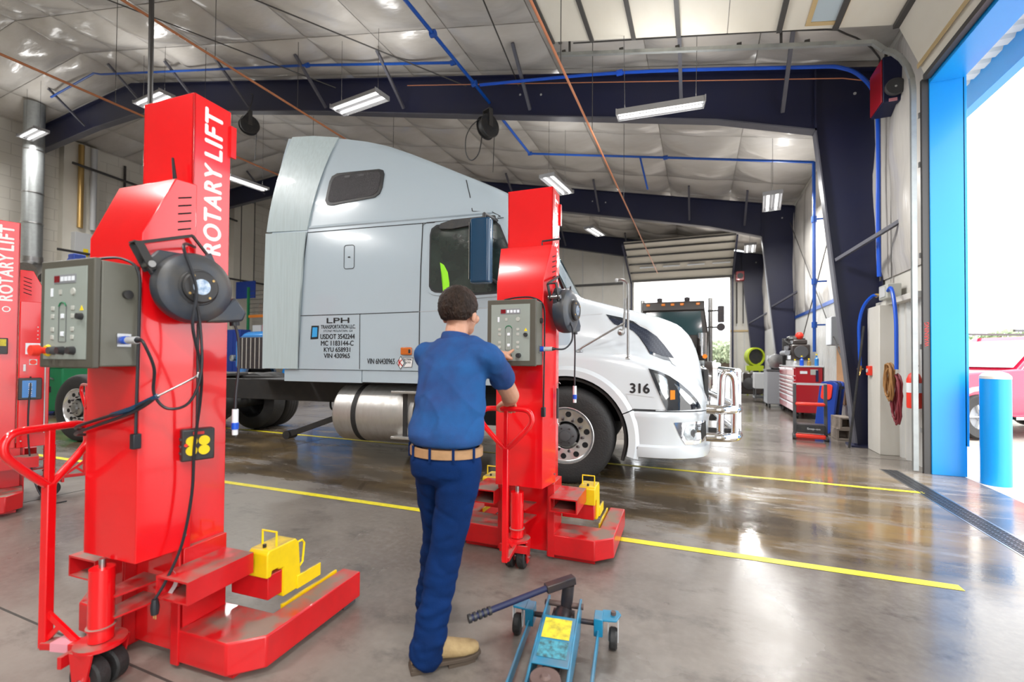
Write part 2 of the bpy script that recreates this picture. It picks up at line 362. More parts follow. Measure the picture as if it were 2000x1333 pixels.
# walls
wr = B()
wr.box(RIGHT, 2.82, 6.9, 22.4, 0, 6.1).box(RIGHT, 2.82, 2.3, 6.9, 4.66, 6.1).box(RIGHT, 2.82, -.3, 2.3, 0, 6.1).box(RIGHT, 2.82, -5.5, -.3, 4.66, 6.1).box(RIGHT, 2.82, -8, -5.5, 0, 6.1)  # the opening behind the viewer is added to let in more daylight
wr = struct(wr.obj('wall_right', 'wall_white'), 'white insulated side wall with the open bay door and an added unseen opening', 'wall')
bl = B()
bl.box(LEFT, -2.9, 22.2, 22.42, 0, 10).box(1.24, RIGHT, 22.2, 22.42, 0, 6).box(-2.9, 1.24, 22.2, 22.42, 4.98, 8)
wb = struct(bl.obj('wall_back', 'wall_white'), 'cream far end wall with the open truck doorway', 'wall')
def brick_mat():
    m = mat('block_wall', (.72, .69, .61), .6); nt = m.node_tree; N = nt.nodes; L = nt.links; b = N['Principled BSDF']
    tc = N.new('ShaderNodeTexCoord'); mp = N.new('ShaderNodeMapping'); mp.inputs['Rotation'].default_value = (0, R(90), R(90)); L.new(tc.outputs['Object'], mp.inputs[0])
    cx = N.new('ShaderNodeCombineXYZ'); sx = N.new('ShaderNodeSeparateXYZ'); L.new(tc.outputs['Object'], sx.inputs[0]); L.new(sx.outputs[1], cx.inputs[0]); L.new(sx.outputs[2], cx.inputs[1])
    br = N.new('ShaderNodeTexBrick'); L.new(cx.outputs[0], br.inputs[0]); br.inputs['Scale'].default_value = 1; br.inputs['Brick Width'].default_value = .8; br.inputs['Row Height'].default_value = .4; br.inputs['Mortar Size'].default_value = .012
    br.inputs['Color1'].default_value = (.72, .69, .62, 1); br.inputs['Color2'].default_value = (.67, .64, .57, 1); br.inputs['Mortar'].default_value = (.55, .52, .46, 1); L.new(br.outputs[0], b.inputs['Base Color'])
brick_mat()
wl = struct(B().box(LEFT-.3, LEFT, -8, 22.4, 0, 9.9).obj('wall_left', 'block_wall'), 'cream painted block wall on the far left', 'wall')
for y in (9.3, 16.1): B().box(LEFT, LEFT+.35, y, y+1.1, 0, 9.5).obj('pilaster', 'block', wl)
wf = struct(B().box(LEFT, RIGHT, -8.2, -8, 0, 10).obj('wall_front', 'wall_white'), 'white end wall behind the viewer', 'wall')
# ceiling: metal deck above, quilted white insulation facing below
ce = B()
ce._add([(3.0, -8.2, zc(3.0)+.25), (RIDGE, -8.2, zc(RIDGE)+.25), (LEFT-.3, -8.2, zc(LEFT)+.25), (3.0, 22.4, zc(3.0)+.25), (RIDGE, 22.4, zc(RIDGE)+.25), (LEFT-.3, 22.4, zc(LEFT)+.25),
         (3.0, -8.2, zc(3.0)+.05), (RIDGE, -8.2, zc(RIDGE)+.05), (LEFT-.3, -8.2, zc(LEFT)+.05), (3.0, 22.4, zc(3.0)+.05), (RIDGE, 22.4, zc(RIDGE)+.05), (LEFT-.3, 22.4, zc(LEFT)+.05)],
        [(0, 1, 4, 3), (1, 2, 5, 4), (6, 9, 10, 7), (7, 10, 11, 8), (0, 3, 9, 6), (2, 8, 11, 5), (0, 6, 7, 1), (1, 7, 8, 2), (3, 4, 10, 9), (4, 5, 11, 10)])
ceil = struct(ce.obj('ceiling', 'insul'), 'sloping roof lined with quilted white insulation', 'ceiling')
def pillow(seed, depth):
    rnd = random.Random(seed); n = 11; b = B(); vs = []; fs = []; ox = rnd.uniform(0, 50)
    for i in range(n):
        for j in range(n):
            u, v = i/(n-1), j/(n-1); e = math.sin(PI*u)**.6*math.sin(PI*v)**.6
            k = noise.noise(Vector((u*2.2+ox, v*3+ox, 0)))
            vs.append((u-.5, v-.5, -depth*e*(1+.55*k)))
            if i and j: fs.append(((i-1)*n+j-1, i*n+j-1, i*n+j, (i-1)*n+j))
    b._add(vs, fs); me = b.mesh('insulation_panel', 180); me.materials.append(M('insul')); return me
pil = [pillow(s, .17) for s in range(5)]
cols = [(2.6-1.7364*i, 2.6-1.7364*(i+1)) for i in range(11)]+[(-16.5-2*i, -18.5-2*i) for i in range(3)]
for (xa, xb) in cols:
    za, zb = zc(xa), zc(xb); ln = math.hypot(xa-xb, za-zb); an = math.atan2(za-zb, xa-xb)
    for j in range(15):
        o = bpy.data.objects.new('insulation_panel', random.choice(pil)); COL.objects.link(o); o.parent = ceil
        o.location = ((xa+xb)/2, 1.8+1.36*(j+.5), (za+zb)/2+.03); o.rotation_euler = (0, -an, 0); o.scale = (ln*.992, 1.36*.99, 1)
# right-wall insulation between the frames and the ribbed liner below it
vp = []
for s in range(3):
    rnd = random.Random(s+20); b = B(); vs = []; fs = []; nx, nz = 9, 15
    for i in range(nx):
        for j in range(nz):
            u, v = i/(nx-1), j/(nz-1); e = (min(u, 1-u)*2)**.5*(min(v, 1-v)*2)**.3
            vs.append((-(.02+.13*e*(1+.6*noise.noise(Vector((u*2+s*7, v*4, s))))), u-.5, v))
            if i and j: fs.append(((i-1)*nz+j-1, i*nz+j-1, i*nz+j, (i-1)*nz+j))
    b._add(vs, fs); me = b.mesh('wall_insulation', 180); me.materials.append(M('insul')); vp.append(me)
for i in range(13):
    y = 7.05+1.17*i; 
    if 8.4 < y < 8.7: y += .1
    o = bpy.data.objects.new('wall_insulation', vp[i % 3]); COL.objects.link(o); o.parent = wr; o.location = (RIGHT, y+.58, 2.55); o.scale = (1, 1.15, 3.3)
poly = []
for i in range(64):
    y = 8.95+i*.105
    if y > 15.3: break
    poly += [(y, 0), (y+.04, 0), (y+.052, .028), (y+.09, .028), (y+.105, 0)]
b = B(); n = len(poly); vs = [(RIGHT-.008-p[1], p[0], 0) for p in poly]+[(RIGHT-.008-p[1], p[0], 2.55) for p in poly]
b._add(vs, [(i, i+1, n+i+1, n+i) for i in range(n-1)]); rl = b.obj('ribbed_liner', 'liner', wr)
copyobj(rl, wr, (0, 6.7, 0))
B().box(RIGHT-.05, RIGHT-.005, 8.95, 15.3, 2.52, 2.6).obj('liner_cap', 'air_blue', wr)
# boxed pier with ribbed sheet beside the bay door
pr = B().box(2.36, RIGHT, 7.95, 8.45, 0, 2.12).box(2.47, RIGHT, 7.1, 8.47, 2.12, 2.2); pr.obj('boxed_pier', 'wall_white', wr, bev=.006)
for y in (7.22, 7.42, 7.62, 7.82): B().prism([(y, 0), (y+.03, .03), (y+.09, .03), (y+.12, 0)], 0, 2.12, 'z', Matrix(((0, -1, 0, RIGHT), (1, 0, 0, 0), (0, 0, 1, 0), (0, 0, 0, 1)))).obj('ribbed_sheet', 'liner', wr)
# far-wall liner ribs and trim
for x in (1.5, 1.78, 2.06, 2.34): B().box(x, x+.035, 22.17, 22.2, 0, 5.6).obj('wall_rib', 'liner', wb)
B().box(1.24, RIGHT, 22.16, 22.2, 2.55, 2.62).obj('wall_rail', 'tan_trim', wb)
for x in (-3.4, -4.4, -5.4, -6.4, -7.4): B().box(x, x+.05, 22.16, 22.2, 0, 7).obj('wall_rib', 'liner', wb)
B().box(-6.6, -3.4, 22.1, 22.2, 4.9, 5.0).obj('wall_girt', 'conduit', wb)

# steel portal frames
def frame(y, label):
    t = thing('steel_frame', label, 'steel frame', (0, y, 0), 0, 'portal frames of the hall', 'structure')
    top = lambda x: zc(x)-.14
    bot = [(1.72, 5.02), (.27, 5.47), (-3.58, 6.30), (-9.2, 7.53), (-14.5, 8.6), (-16.45, 8.86), (-18.5, 8.86), (LEFT, 8.62)]
    w = B().prism([(2.55, top(2.55)), (RIDGE, top(RIDGE)), (LEFT, top(LEFT))]+bot[::-1], -.008, .008); w.obj('rafter_web', 'beam', t)
    f = B()
    for a, c in zip(bot[:-1], bot[1:]): f.bar((a[0], 0, a[1]), (c[0], 0, c[1]), .2, .022) if False else f.prism([(a[0], a[1]), (c[0], c[1]), (c[0], c[1]-.022), (a[0], a[1]-.022)], -.1, .1)
    f.obj('lower_flange', 'beam_edge', t)
    f = B(); f.prism([(2.55, top(2.55)), (RIDGE, top(RIDGE)), (LEFT, top(LEFT)), (LEFT, top(LEFT)+.02), (RIDGE, top(RIDGE)+.02), (2.55, top(2.55)+.02)], -.1, .1); f.obj('upper_flange', 'beam', t)
    B().prism([(1.72, 5.02), (2.55, 5.02), (2.55, 0), (2.25, 0)], -.008, .008).prism([(1.72, 5.02), (2.55, 5.02), (2.55, top(2.55)), (1.72, top(1.72))], -.0081, .0081).obj('column_web', 'beam', t)
    B().prism([(1.70, 5.04), (1.72, 5.04), (2.25, 0), (2.225, 0)], -.1, .1).obj('column_flange', 'beam_edge', t)
    B().prism([(2.55, top(2.55)), (2.57, top(2.55)), (2.57, 0), (2.55, 0)], -.1, .1).obj('column_flange', 'beam', t)
    B().box(1.70, 1.725, -.1, .1, 5.0, top(1.72)).obj('knee_stiffener', 'beam', t)
    B().box(2.15, 2.6, -.16, .16, 0, .03).box(2.2, 2.24, -.12, -.09, .03, .06).box(2.5, 2.54, -.12, -.09, .03, .06).obj('base_plate', 'beam', t)
    for x, k in ((1.25, 1), (-.3, 1), (-3.15, 1), (-6.2, 1), (-8.5, 1), (-11.2, 1), (-13.2, 1), (-15.8, 1), (-19.0, 1)):
        zb = top(x)-.72
        B().bar((x, -.1, zb+.02), (x, -1.05, zc(x)-.1), .055, .055).obj('flange_brace', 'beam_edge', t)
    B().bar((1.98, -.1, 2.9), (2.55, -.95, 3.25), .05, .05).obj('flange_brace', 'beam_edge', t)
    for x in (-2.95, -3.4, 2.25): B().cyl((x, -.012, top(x)-.35), (x, -.02, top(x)-.35), .022, n=8).obj('bolt_hole', 'light_grey', t)
    return t
frame(8.6, 'nearest dark navy steel frame, its column beside the bay door')
frame(15.4, 'second dark navy steel frame, its column behind the red tool chest')
frame(22.1, 'farthest dark navy steel frame against the end wall')
# roof bracing rods
def rod(a, b, r, label, m='conduit', name='brace_rod', cat='brace rod', group='thin rods under the roof'):
    return tag(B().tube([a, b], r, 6).obj(name, m), label, cat, group)
rod((-14.6, 1.8, zc(-14.6)-.16), (-8.2, 8.5, zc(-8.2)-.35), .013, 'thin dark brace rod crossing the roof above the nearest red lift')
rod((-11.6, 1.8, zc(-11.6)-.16), (-4.6, 8.5, zc(-4.6)-.35), .013, 'thin dark brace rod under the roof left of the blue air pipe')
rod((-2.5, 1.8, zc(-2.5)-.16), (-3.4, 8.5, zc(-3.4)-.35), .013, 'thin dark brace rod under the roof right of the blue air pipe')
rod((2.40, 9.0, 5.2), (2.42, 14.8, .9), .011, 'thin brace rod falling across the side wall behind the tool chest')
rod((2.36, 14.8, 5.2), (2.38, 9.3, .9), .011, 'thin brace rod rising across the side wall behind the tool chest')

# right bay door (open, rolled up under the roof), blue jamb and header
T = .212
d1 = thing('door_1', 'open sectional bay door rolled up under the roof at right', 'bay door', (0, 0, 0), 0, None, 'structure')
x = 2.22; z = 5.36; k = 0; dx = .62
while k < 7:
    xa, xb = 2.2-k*dx, 2.2-(k+1)*dx; za, zb = 5.40+T*k*dx, 5.40+T*(k+1)*dx
    B().prism([(xa, za), (xb+.012, zb-.003), (xb+.012, zb+.05), (xa, za+.053)], 2.4, 6.8).obj('door_section', 'door_panel', d1)
    if k not in (2,): B().prism([(xb+.03, zb-.04), (xb-.03, zb-.03), (xb-.03, zb+.02), (xb+.03, zb+.01)], 2.4, 6.8).obj('door_strut', 'conduit', d1)
    k += 1
B().prism([(2.21, 5.40), (2.26, 5.43), (2.53, 4.73), (2.48, 4.70)], 2.4, 6.8).obj('door_section', 'door_panel', d1)
B().bar((2.2, 2.4, 5.38), (2.2, 6.8, 5.38), .07, .05).obj('door_strut', 'conduit', d1)
B().bar((2.48, 2.4, 4.70), (2.48, 6.8, 4.70), .06, .06).obj('bottom_seal', 'conduit', d1)
B().bar((2.40, 2.4, 4.84), (2.40, 6.8, 4.84), .012, .05).obj('metal_edge', 'tan_trim', d1)
wfr = B(); 
for (a, c) in (((.66, 4.9), (.66, 5.5)), ((1.28, 4.9), (1.28, 5.5))): pass
zf = lambda x: 5.40+T*(2.2-x)
for (xa, xb, ya, yb) in ((1.24, 1.29, 5.75, 6.72), (1.57, 1.62, 5.75, 6.72), (1.29, 1.57, 5.75, 5.81), (1.29, 1.57, 6.65, 6.72)):
    wfr._add([(xa, ya, zf(xa)-.015), (xb, ya, zf(xb)-.015), (xb, yb, zf(xb)-.015), (xa, yb, zf(xa)-.015), (xa, ya, zf(xa)+.01), (xb, ya, zf(xb)+.01), (xb, yb, zf(xb)+.01), (xa, yb, zf(xa)+.01)],
             [(0, 3, 2, 1), (4, 5, 6, 7), (0, 1, 5, 4), (1, 2, 6, 5), (2, 3, 7, 6), (3, 0, 4, 7)])
wo = wfr.obj('window_frame', 'tan_trim', d1)
B()._add([(1.28, 5.8, zf(1.28)-.008), (1.58, 5.8, zf(1.58)-.008), (1.58, 6.66, zf(1.58)-.008), (1.28, 6.66, zf(1.28)-.008)], [(0, 1, 2, 3)]).obj('window_pane', 'sky_glass', wo)
def track(y):
    pts = [(2.39, y, .02), (2.39, y, 4.62)]+[(2.39-.38*(1-math.cos(R(a))), y, 4.62+.58*math.sin(R(a))) for a in (15, 30, 45, 60, 75)]+[(2.0, y, 5.30), (-2.1, y, 5.30+T*4.1)]
    b = B()
    for p, q in zip(pts[:-1], pts[1:]): b.bar(p, q, .05, .05)
    o = b.obj('door_track', 'galvanized', d1)
    for xx in (-2.0, -1.1, -.3, .5, 1.3): B().cb((xx, y+.03, 5.30+T*(2.0-xx)+.045), (.06, .05, .07)).obj('roller', 'conduit', o)
    for zz_ in (.5, 1.5, 2.6, 3.7, 4.3): B().cb((2.50, y+.02, zz_), (.11, .03, .06)).obj('track_bracket', 'light_grey', o)
track(6.9); track(2.33)
for xx, yy in ((-1.9, 6.9), (1.0, 6.9)): B().bar((xx, yy, 5.33+T*(2-xx)), (xx, yy, zc(xx)-.05), .03).obj('track_hanger', 'conduit', d1)
B().bar((-2.05, 6.9, 6.35), (-2.05, 2.4, 6.35), .05).obj('rear_bar', 'conduit', d1)
tr = B().box(2.52, 2.84, 6.83, 6.905, 0, 4.70).box(2.52, 2.84, 2.24, 2.30, 0, 4.70).box(2.52, 2.84, 2.3, 6.83, 4.63, 4.74).box(2.823, 2.86, 6.83, 7.0, .35, 4.9)
struct(tr.obj('trim_1', 'door_blue', bev=.004), 'bright blue steel jamb and header of the bay door', 'door frame')
sl = B().box(2.455, 2.518, 6.845, 6.895, 0, 4.7)
sl = struct(sl.obj('trim_2', 'conduit'), 'dark weather seal strip beside the blue jamb', 'door frame')
text('warning_print', 'WARNING', .06, 'red_print', sl, Matrix.Translation((2.505, 6.843, 1.5)) @ Matrix.Rotation(R(90), 4, 'X') @ Matrix.Rotation(R(90), 4, 'Z'), extrude=.001)
# white ribbed eave soffit and blue eave trim outside
ev = thing('eave', 'white ribbed eave soffit with blue edge above the bay door', 'eave', (0, 0, 0), 0, None, 'structure')
pf = []
for i in range(55): pf += [(-4+i*.24, 5.10), (-4+i*.24+.14, 5.10), (-4+i*.24+.17, 5.14), (-4+i*.24+.21, 5.14)]
b = B(); n = len(pf); b._add([(2.82, p[0], p[1]) for p in pf]+[(3.4, p[0], p[1]+.0) for p in pf], [(i, i+1, n+i+1, n+i) for i in range(n-1)]); b.obj('soffit_sheet', 'soffit', ev)
B().box(3.38, 3.5, -4, 9.2, 4.78, 5.16).obj('eave_trim', 'door_blue', ev)
B().cyl((3.5, -4, 4.86), (3.5, 9.2, 4.86), .06).obj('gutter_roll', 'door_blue', ev)

# far truck door: sections leaning back into the hall
d2 = thing('door_2', 'open sectional truck door at the far end of the hall', 'bay door', (0, 0, 0), 0, None, 'structure')
for k in range(5):
    t0, t1 = k/5, (k+1)/5; P = lambda t: (21.95-2.6*t, 5.0+.62*math.sin(t*PI/2)+.55*t)
    a, c = P(t0), P(t1); B().prism([a, (c[0]+.02, c[1]), (c[0]+.02, c[1]+.05), (a[0], a[1]+.05)], -2.95, 1.3, 'x').obj('door_section', 'door_panel', d2)
    B().bar((-2.95, c[0], c[1]-.03), (1.3, c[0], c[1]-.03), .07, .06).obj('door_strut', 'conduit', d2)
    if k in (1,):
        for i in range(4): B().bar((-2.5+i*1.0, (a[0]+c[0])/2, (a[1]+c[1])/2-.01), (-1.8+i*1.0, (a[0]+c[0])/2, (a[1]+c[1])/2-.01), .2, .03).obj('window_pane', 'paper', d2)
B().bar((-2.95, 21.93, 4.97), (1.3, 21.93, 4.97), .06, .08).obj('bottom_seal', 'conduit', d2)
for x in (-3.0, 1.34):
    B().bar((x, 22.1, 0), (x, 22.1, 4.9), .07).bar((x, 22.1, 4.9), (x, 19.3, 6.1), .06).obj('door_track', 'beam', d2)
B().cyl((-2.6, 21.6, 7.0), (1.0, 21.6, 7.0), .06).obj('spring_shaft', 'conduit', d2)

# ceiling lamps
def lamp(x, y, z, rz, label, tilt=0):
    t = thing('ceiling_lamp', label, 'lamp', (x, y, z), rz, 'fluorescent lamps hung from the roof'); t.rotation_euler = (tilt, 0, rz)
    B().prism([(-.16, .05), (.16, .05), (.19, -.035), (.175, -.035), (.15, .035), (.015, .035), (0, -.02), (-.015, .035), (-.15, .035), (-.175, -.035), (-.19, -.035)], -.61, .61, 'x').obj('reflector', 'lamp_white', t)
    for s in (-.62, .605): B().box(s, s+.015, -.19, .19, -.036, .05).obj('end_cap', 'lamp_white', t)
    for s in (-1, 1):
        B().cyl((-.59, s*.085, -.004), (.59, s*.085, -.004), .026, n=10).obj('tube', 'tube_light', t)
    h = zc(x)-z-.08
    for s in (-.5, .5): B().cyl((s, 0, .05), (s, 0, h), .004, n=5).obj('hanger', 'conduit', t)
    for sy in (-.085, .085):
        ld = bpy.data.lights.new('lamp_light', 'AREA'); ld.shape = 'RECTANGLE'; ld.size = 1.15; ld.size_y = .06; ld.energy = LAMP_W/2; ld.color = (1, .985, .96)
        lo = bpy.data.objects.new('lamp_light', ld); COL.objects.link(lo); lo.parent = t; lo.location = (0, sy, -.032)
    lu = bpy.data.lights.new('ceiling_fill', 'AREA'); lu.shape = 'RECTANGLE'; lu.size = 1.15; lu.size_y = .12; lu.energy = LAMP_W*.09; lu.color = (1, .985, .96)     # added upward light to brighten the ceiling; the reflector has no slots
    l2 = bpy.data.objects.new('ceiling_fill', lu); COL.objects.link(l2); l2.parent = t; l2.location = (0, 0, .06); l2.rotation_euler = (PI, 0, 0)
lamp(-.55, 7.0, 5.03, R(4), 'fluorescent lamp in front of the nearest beam, closest to the bay door', R(12))
lamp(-6.2, 7.05, 6.33, R(-6), 'fluorescent lamp in front of the nearest beam above the truck sleeper')
lamp(-12.9, 7.15, 7.86, R(-4), 'fluorescent lamp half hidden behind the top of the nearest red lift')
lamp(-19.2, 7.3, 8.2, R(-4), 'fluorescent lamp at far left above the silver duct')
lamp(-3.15, 10.4, 5.48, R(84), 'fluorescent lamp just behind the top of the lift beside the man')
lamp(1.5, 11.6, 4.88, R(84), 'fluorescent lamp above the red tool chest between the frames')
lamp(-3.7, 17.2, 6.18, R(80), 'small fluorescent lamp left of the far truck door')
lamp(1.66, 18.2, 5.32, R(86), 'small fluorescent lamp right of the far truck door')
lamp(-13.2, 10.0, 6.78, R(84), 'fluorescent lamp between the nearest red lift and the truck sleeper')
for i, x in enumerate((-8.5, -14, -19.5)): lamp(x, (1.2, 2.3, 3.2)[i], 5.2-.17*x, R(2), 'added unseen fluorescent lamp brightening the left side, %s from the door wall' % ('first', 'second', 'third')[i])  # three lamps added out of view to brighten the left side
for i, x in enumerate((.6, -3.5, -8)): lamp(x, -1.2, 5.2-.2*x, R(2), 'added unseen fluorescent lamp behind the viewer for extra light, number %s from the door wall' % ('one', 'two', 'three')[i])  # three more unseen lamps, added to light the lifts from behind
# ------------------------------------------------------------------ mobile column lifts
def T_axes(o, x, y, z):      # matrix with given axes and origin
    x, y, z = Vector(x), Vector(y), Vector(z); m = Matrix((x, y, z)).transposed().to_4x4(); m.translation = Vector(o); return m
def fit_text(name, s, length, height, m, parent, o, xa, ya, bold=.0, shear=0, space=1):
    me = text_mesh(s, 1, shear=shear, space=space); xs = [v.co.x for v in me.vertices]; ys = [v.co.y for v in me.vertices]
    sx = length/(max(xs)-min(xs)); sy = height/(max(ys)-min(ys)); x0, y0 = min(xs), min(ys)
    base = [((v.co.x-x0)*sx, (v.co.y-y0)*sy) for v in me.vertices]; F = [tuple(p.vertices) for p in me.polygons]; bpy.data.meshes.remove(me)
    xa, ya = Vector(xa), Vector(ya); Tm = T_axes(o, xa, ya, xa.cross(ya)); b = B(); q = bold*height      # heavier strokes: shifted copies of the glyphs
    for i, (dx, dy) in enumerate([(0, 0)]+([(q, 0), (-q, 0), (0, q*.8), (0, -q*.8)] if bold else [])): b._add([(x+dx, y+dy, .00005*i) for x, y in base], F, Tm)
    me = bpy.data.meshes.new(name); me.from_pydata(b.v, [], b.f); me.update(); me.materials.append(M(m)); ob = bpy.data.objects.new(name, me); COL.objects.link(ob); ob.parent = parent; return ob
def make_lift(label, loc, rz, handle=0, antenna=0, estop=True):
    t = thing('column_lift', label, 'vehicle lift', loc, rz, 'red mobile column lifts')
    # mast
    ms = B().box(-.163, .163, 0, .012, .03, 2.5).box(-.163, -.151, 0, .18, .03, 2.5).box(.151, .163, 0, .18, .03, 2.5).box(-.151, .151, .05, .06, .03, 2.5).box(-.151, .151, .012, .18, 2.485, 2.5)
    ms = ms.obj('mast', 'red', t, bev=.003)
    for s in (-1, 1): B().box(s*.163 if s > 0 else -.175, .175 if s > 0 else -.163, .172, .2, 2.28, 2.43).obj('stop_tab', 'red', ms)
    for s in (-1, 1):
        for wd, z0, ln in (('ROTARY', 1.80, .405), ('LIFT', 2.243, .217)): fit_text('lettering', wd, ln, .082, 'white_print', ms, (s*.1636, .135 if s > 0 else .04, z0), (0, 0, 1), (0, -s, 0), bold=.045, space=1.12)
        fit_text('emblem', 'O', .05, .05, 'white_print', ms, (s*.1636, .13 if s > 0 else .05, 1.70), (0, 0, 1), (0, -s, 0), bold=.02)
        B().cyl((s*.163, .15, 1.62), (s*.1642, .15, 1.62), .006, n=8).obj('hole', 'dark_void', ms)
        B().cyl((s*.163, .15, 1.65), (s*.1642, .15, 1.65), .006, n=8).obj('hole', 'dark_void', ms)
    # motor housing with sloped top
    pr = [(-.2, .5), (-.2, 1.82), (-.085, 2.08), (-.003, 2.08), (-.003, .5)]
    hw = lambda y: .16+.036*(y+.2)/.2
    h = B().loft([[(-hw(y), y, z) for y, z in pr], [(hw(y), y, z) for y, z in pr]], closed=True).obj('housing', 'red', t, bev=.004)
    for s in (-1, 1):
        for i in range(5):
            z = 1.86+i*.034; y0, y1 = -.075, -.025
            B()._add([(s*(hw(y0)+.0008), y0, z), (s*(hw(y1)+.0008), y1, z+.018), (s*(hw(y1)+.0008), y1, z+.0245), (s*(hw(y0)+.0008), y0, z+.0065),
                      (s*(hw(y0)-.004), y0, z), (s*(hw(y1)-.004), y1, z+.018), (s*(hw(y1)-.004), y1, z+.0245), (s*(hw(y0)-.004), y0, z+.0065)],
                     [(0, 1, 2, 3), (7, 6, 5, 4), (0, 4, 5, 1), (1, 5, 6, 2), (2, 6, 7, 3), (3, 7, 4, 0)]).obj('louvre', 'dark_void', h)
        B().cyl((s*.192, -.03, .56), (s*.199, -.03, .56), .006, n=8).obj('screw', 'steel', h)
    # lower channel
    for s in (-1, 1):
        B().box(s*.155-.006, s*.155+.006, -.05, .0, .02, .5).obj('side_plate', 'red_dusty', t, bev=.002)
        B().box(min(s*.155, s*.2), max(s*.155, s*.2), -.055, -.045, .02, .5).obj('flange_plate', 'red_dusty', t, bev=.002)
    # base legs: cross box with clipped corner, fork pointing under the truck
    for s in (-1, 1):
        pl = [(.165, -.05), (.465, -.05), (.575, .05), (.575, .66), (.46, .66), (.46, .19), (.165, .19)]
        if s < 0: pl = [(-x, y) for x, y in pl][::-1]
        lg = B().prism(pl, .03, .165, 'z').obj('base_leg', 'red_dusty', t, bev=.008)
        B().box(min(s*.44, s*.45), max(s*.44, s*.45), .25, .62, .14, .17).obj('edge_strip', 'yellow', lg)
        B().box(s*.505-.045, s*.505+.045, .56, .65, 0, .03).obj('pad', 'dark_grey', lg)
        B().box(s*.457-.004, s*.457+.004, -.036, -.029, .03, .166).obj('weld_seam', 'red_dusty', lg)
        B().box(s*.32-.14, s*.32+.14, -.01, .17, .0, .03).obj('skid', 'red_dusty', lg)
        # fork pocket (hollow tube)
        x0, x1 = (.19, .37) if s > 0 else (-.37, -.19)
        B().box(x0, x1, -.14, .16, .345, .352).box(x0, x1, -.14, .16, .428, .436).box(x0, x0+.008, -.14, .16, .352, .428).box(x1-.008, x1, -.14, .16, .352, .428).obj('fork_pocket', 'red_dusty', t)
        B().box(x0+.008, x1-.008, .1, .11, .352, .428).obj('pocket_end', 'dark_void', t)
        B().box(s*.178-.015, s*.178+.015, -.03, .17, .165, .5).obj('gusset', 'red_dusty', t, bev=.003)
        # carriage arm and yellow wheel adapter
        a0, a1 = (.19, .415) if s > 0 else (-.415, -.19)
        ca = B().box(a0, a1, .2, .36, .205, .315).obj('carriage_arm', 'red_dusty', t, bev=.004)
        y0, y1 = (.31, .425) if s > 0 else (-.425, -.31)
        ad = B().prism([(.185, .31), (.185, .42), (.20, .435), (.355, .435), (.375, .41), (.395, .185), (.28, .185), (.28, .325), (.255, .325), (.25, .335), (.215, .335), (.21, .31)], y0, y1, 'x').obj('wheel_adapter', 'yellow', t, bev=.008)
        xs = s*.42
        B().box(min(s*.42, s*.432), max(s*.42, s*.432), .36, .52, .185, .25).obj('adapter_plate', 'yellow', ad, bev=.003)
        B().tube(smooth_path([(y0+.015, .25, .43), (y0+.015, .25, .50), (y1-.015, .25, .50), (y1-.015, .25, .43)], 1), .0055, 8).obj('grip', 'yellow_clean', ad)
        B().tube([(xs-s*.02, .37, .40), (xs-s*.02, .42, .40), (xs-s*.02, .435, .38), (xs-s*.02, .425, .29), (xs-s*.02, .385, .26)], .0055, 8).obj('grip', 'yellow_clean', ad)
        B().cyl((s*.37, .22, .434), (s*.37, .22, .45), .008, n=8).obj('bolt', 'jack_dark', ad)
    # steering caster
    B().cyl((0, -.22, .19), (0, -.22, .475), .042, n=24).obj('caster_strut', 'red', t)
    B().cyl((0, -.22, .475), (0, -.22, .51), .012).obj('strut_rod', 'steel', t)
    B().lathe([(.043, 0), (.049, .003), (.049, .009), (.043, .012)], (0, -.22, .235), (0, 0, 1), 24).obj('strut_ring', 'red_dusty', t)
    for z in (.265, .35): B().prism([(-.045, -.2), (.045, -.2), (.07, -.02), (-.07, -.02)], z, z+.008, 'z').obj('strut_plate', 'red_dusty', t)
    cs = thing_part('caster', t); cs.location = (0, -.22, 0); cs.rotation_euler = (0, 0, handle)
    B().cyl((0, 0, .172), (0, 0, .186), .085, n=24).obj('swivel_plate', 'red_dusty', cs)
    for s in (-1, 1):
        B().prism([(-.05, .175), (.05, .175), (.02, .04), (-.03, .04)], s*.075-.004, s*.075+.004, 'x').obj('caster_fork', 'red_dusty', cs)
        B().lathe([(.03, -.026), (.062, -.026), (.07, -.02), (.07, .02), (.062, .026), (.03, .026)], (s*.038, 0, .07), (1, 0, 0), 28).obj('wheel', 'rubber', cs)
        B().cyl((s*.038-.028, 0, .07), (s*.038+.028, 0, .07), .03, n=16).obj('wheel_hub', 'red_dusty', cs)
    B().cyl((-.09, 0, .07), (.09, 0, .07), .01, n=10).obj('axle', 'steel', cs)
    # tow handle
    hd = thing_part('tow_handle', t); hd.location = (0, -.22, 0); hd.rotation_euler = (0, 0, handle)
    yb = -.255
    B().bar((0, -.08, .16), (0, yb, .15), .05, .028).obj('handle_foot', 'red_dusty', hd, bev=.004)
    B().prism([(-.09, -.085), (.09, -.085), (.09, -.068), (-.09, -.068)], .12, .165, 'z').obj('handle_yoke', 'red_dusty', hd)
    B().box(-.017, .017, yb-.017, yb+.017, .136, .80).obj('handle_stem', 'red', hd, bev=.004)
    B().bar((0, yb, .28), (0, -.10, .165), .012, .024).bar((0, yb+.01, .17), (0, yb+.06, .22), .012, .018).obj('handle_gusset', 'red', hd)
    B().tube([(0, yb, .80)]+smooth_path([(0, yb, .79), (.06, yb, .845), (.135, yb, .925), (.155, yb, .965), (.148, yb, 1.005), (.11, yb, 1.028), (0, yb, 1.03), (-.11, yb, 1.028), (-.148, yb, 1.005), (-.155, yb, .965), (-.135, yb, .925), (-.06, yb, .845), (0, yb, .79)], 5), .0155, 12).obj('handle_loop', 'red', hd)
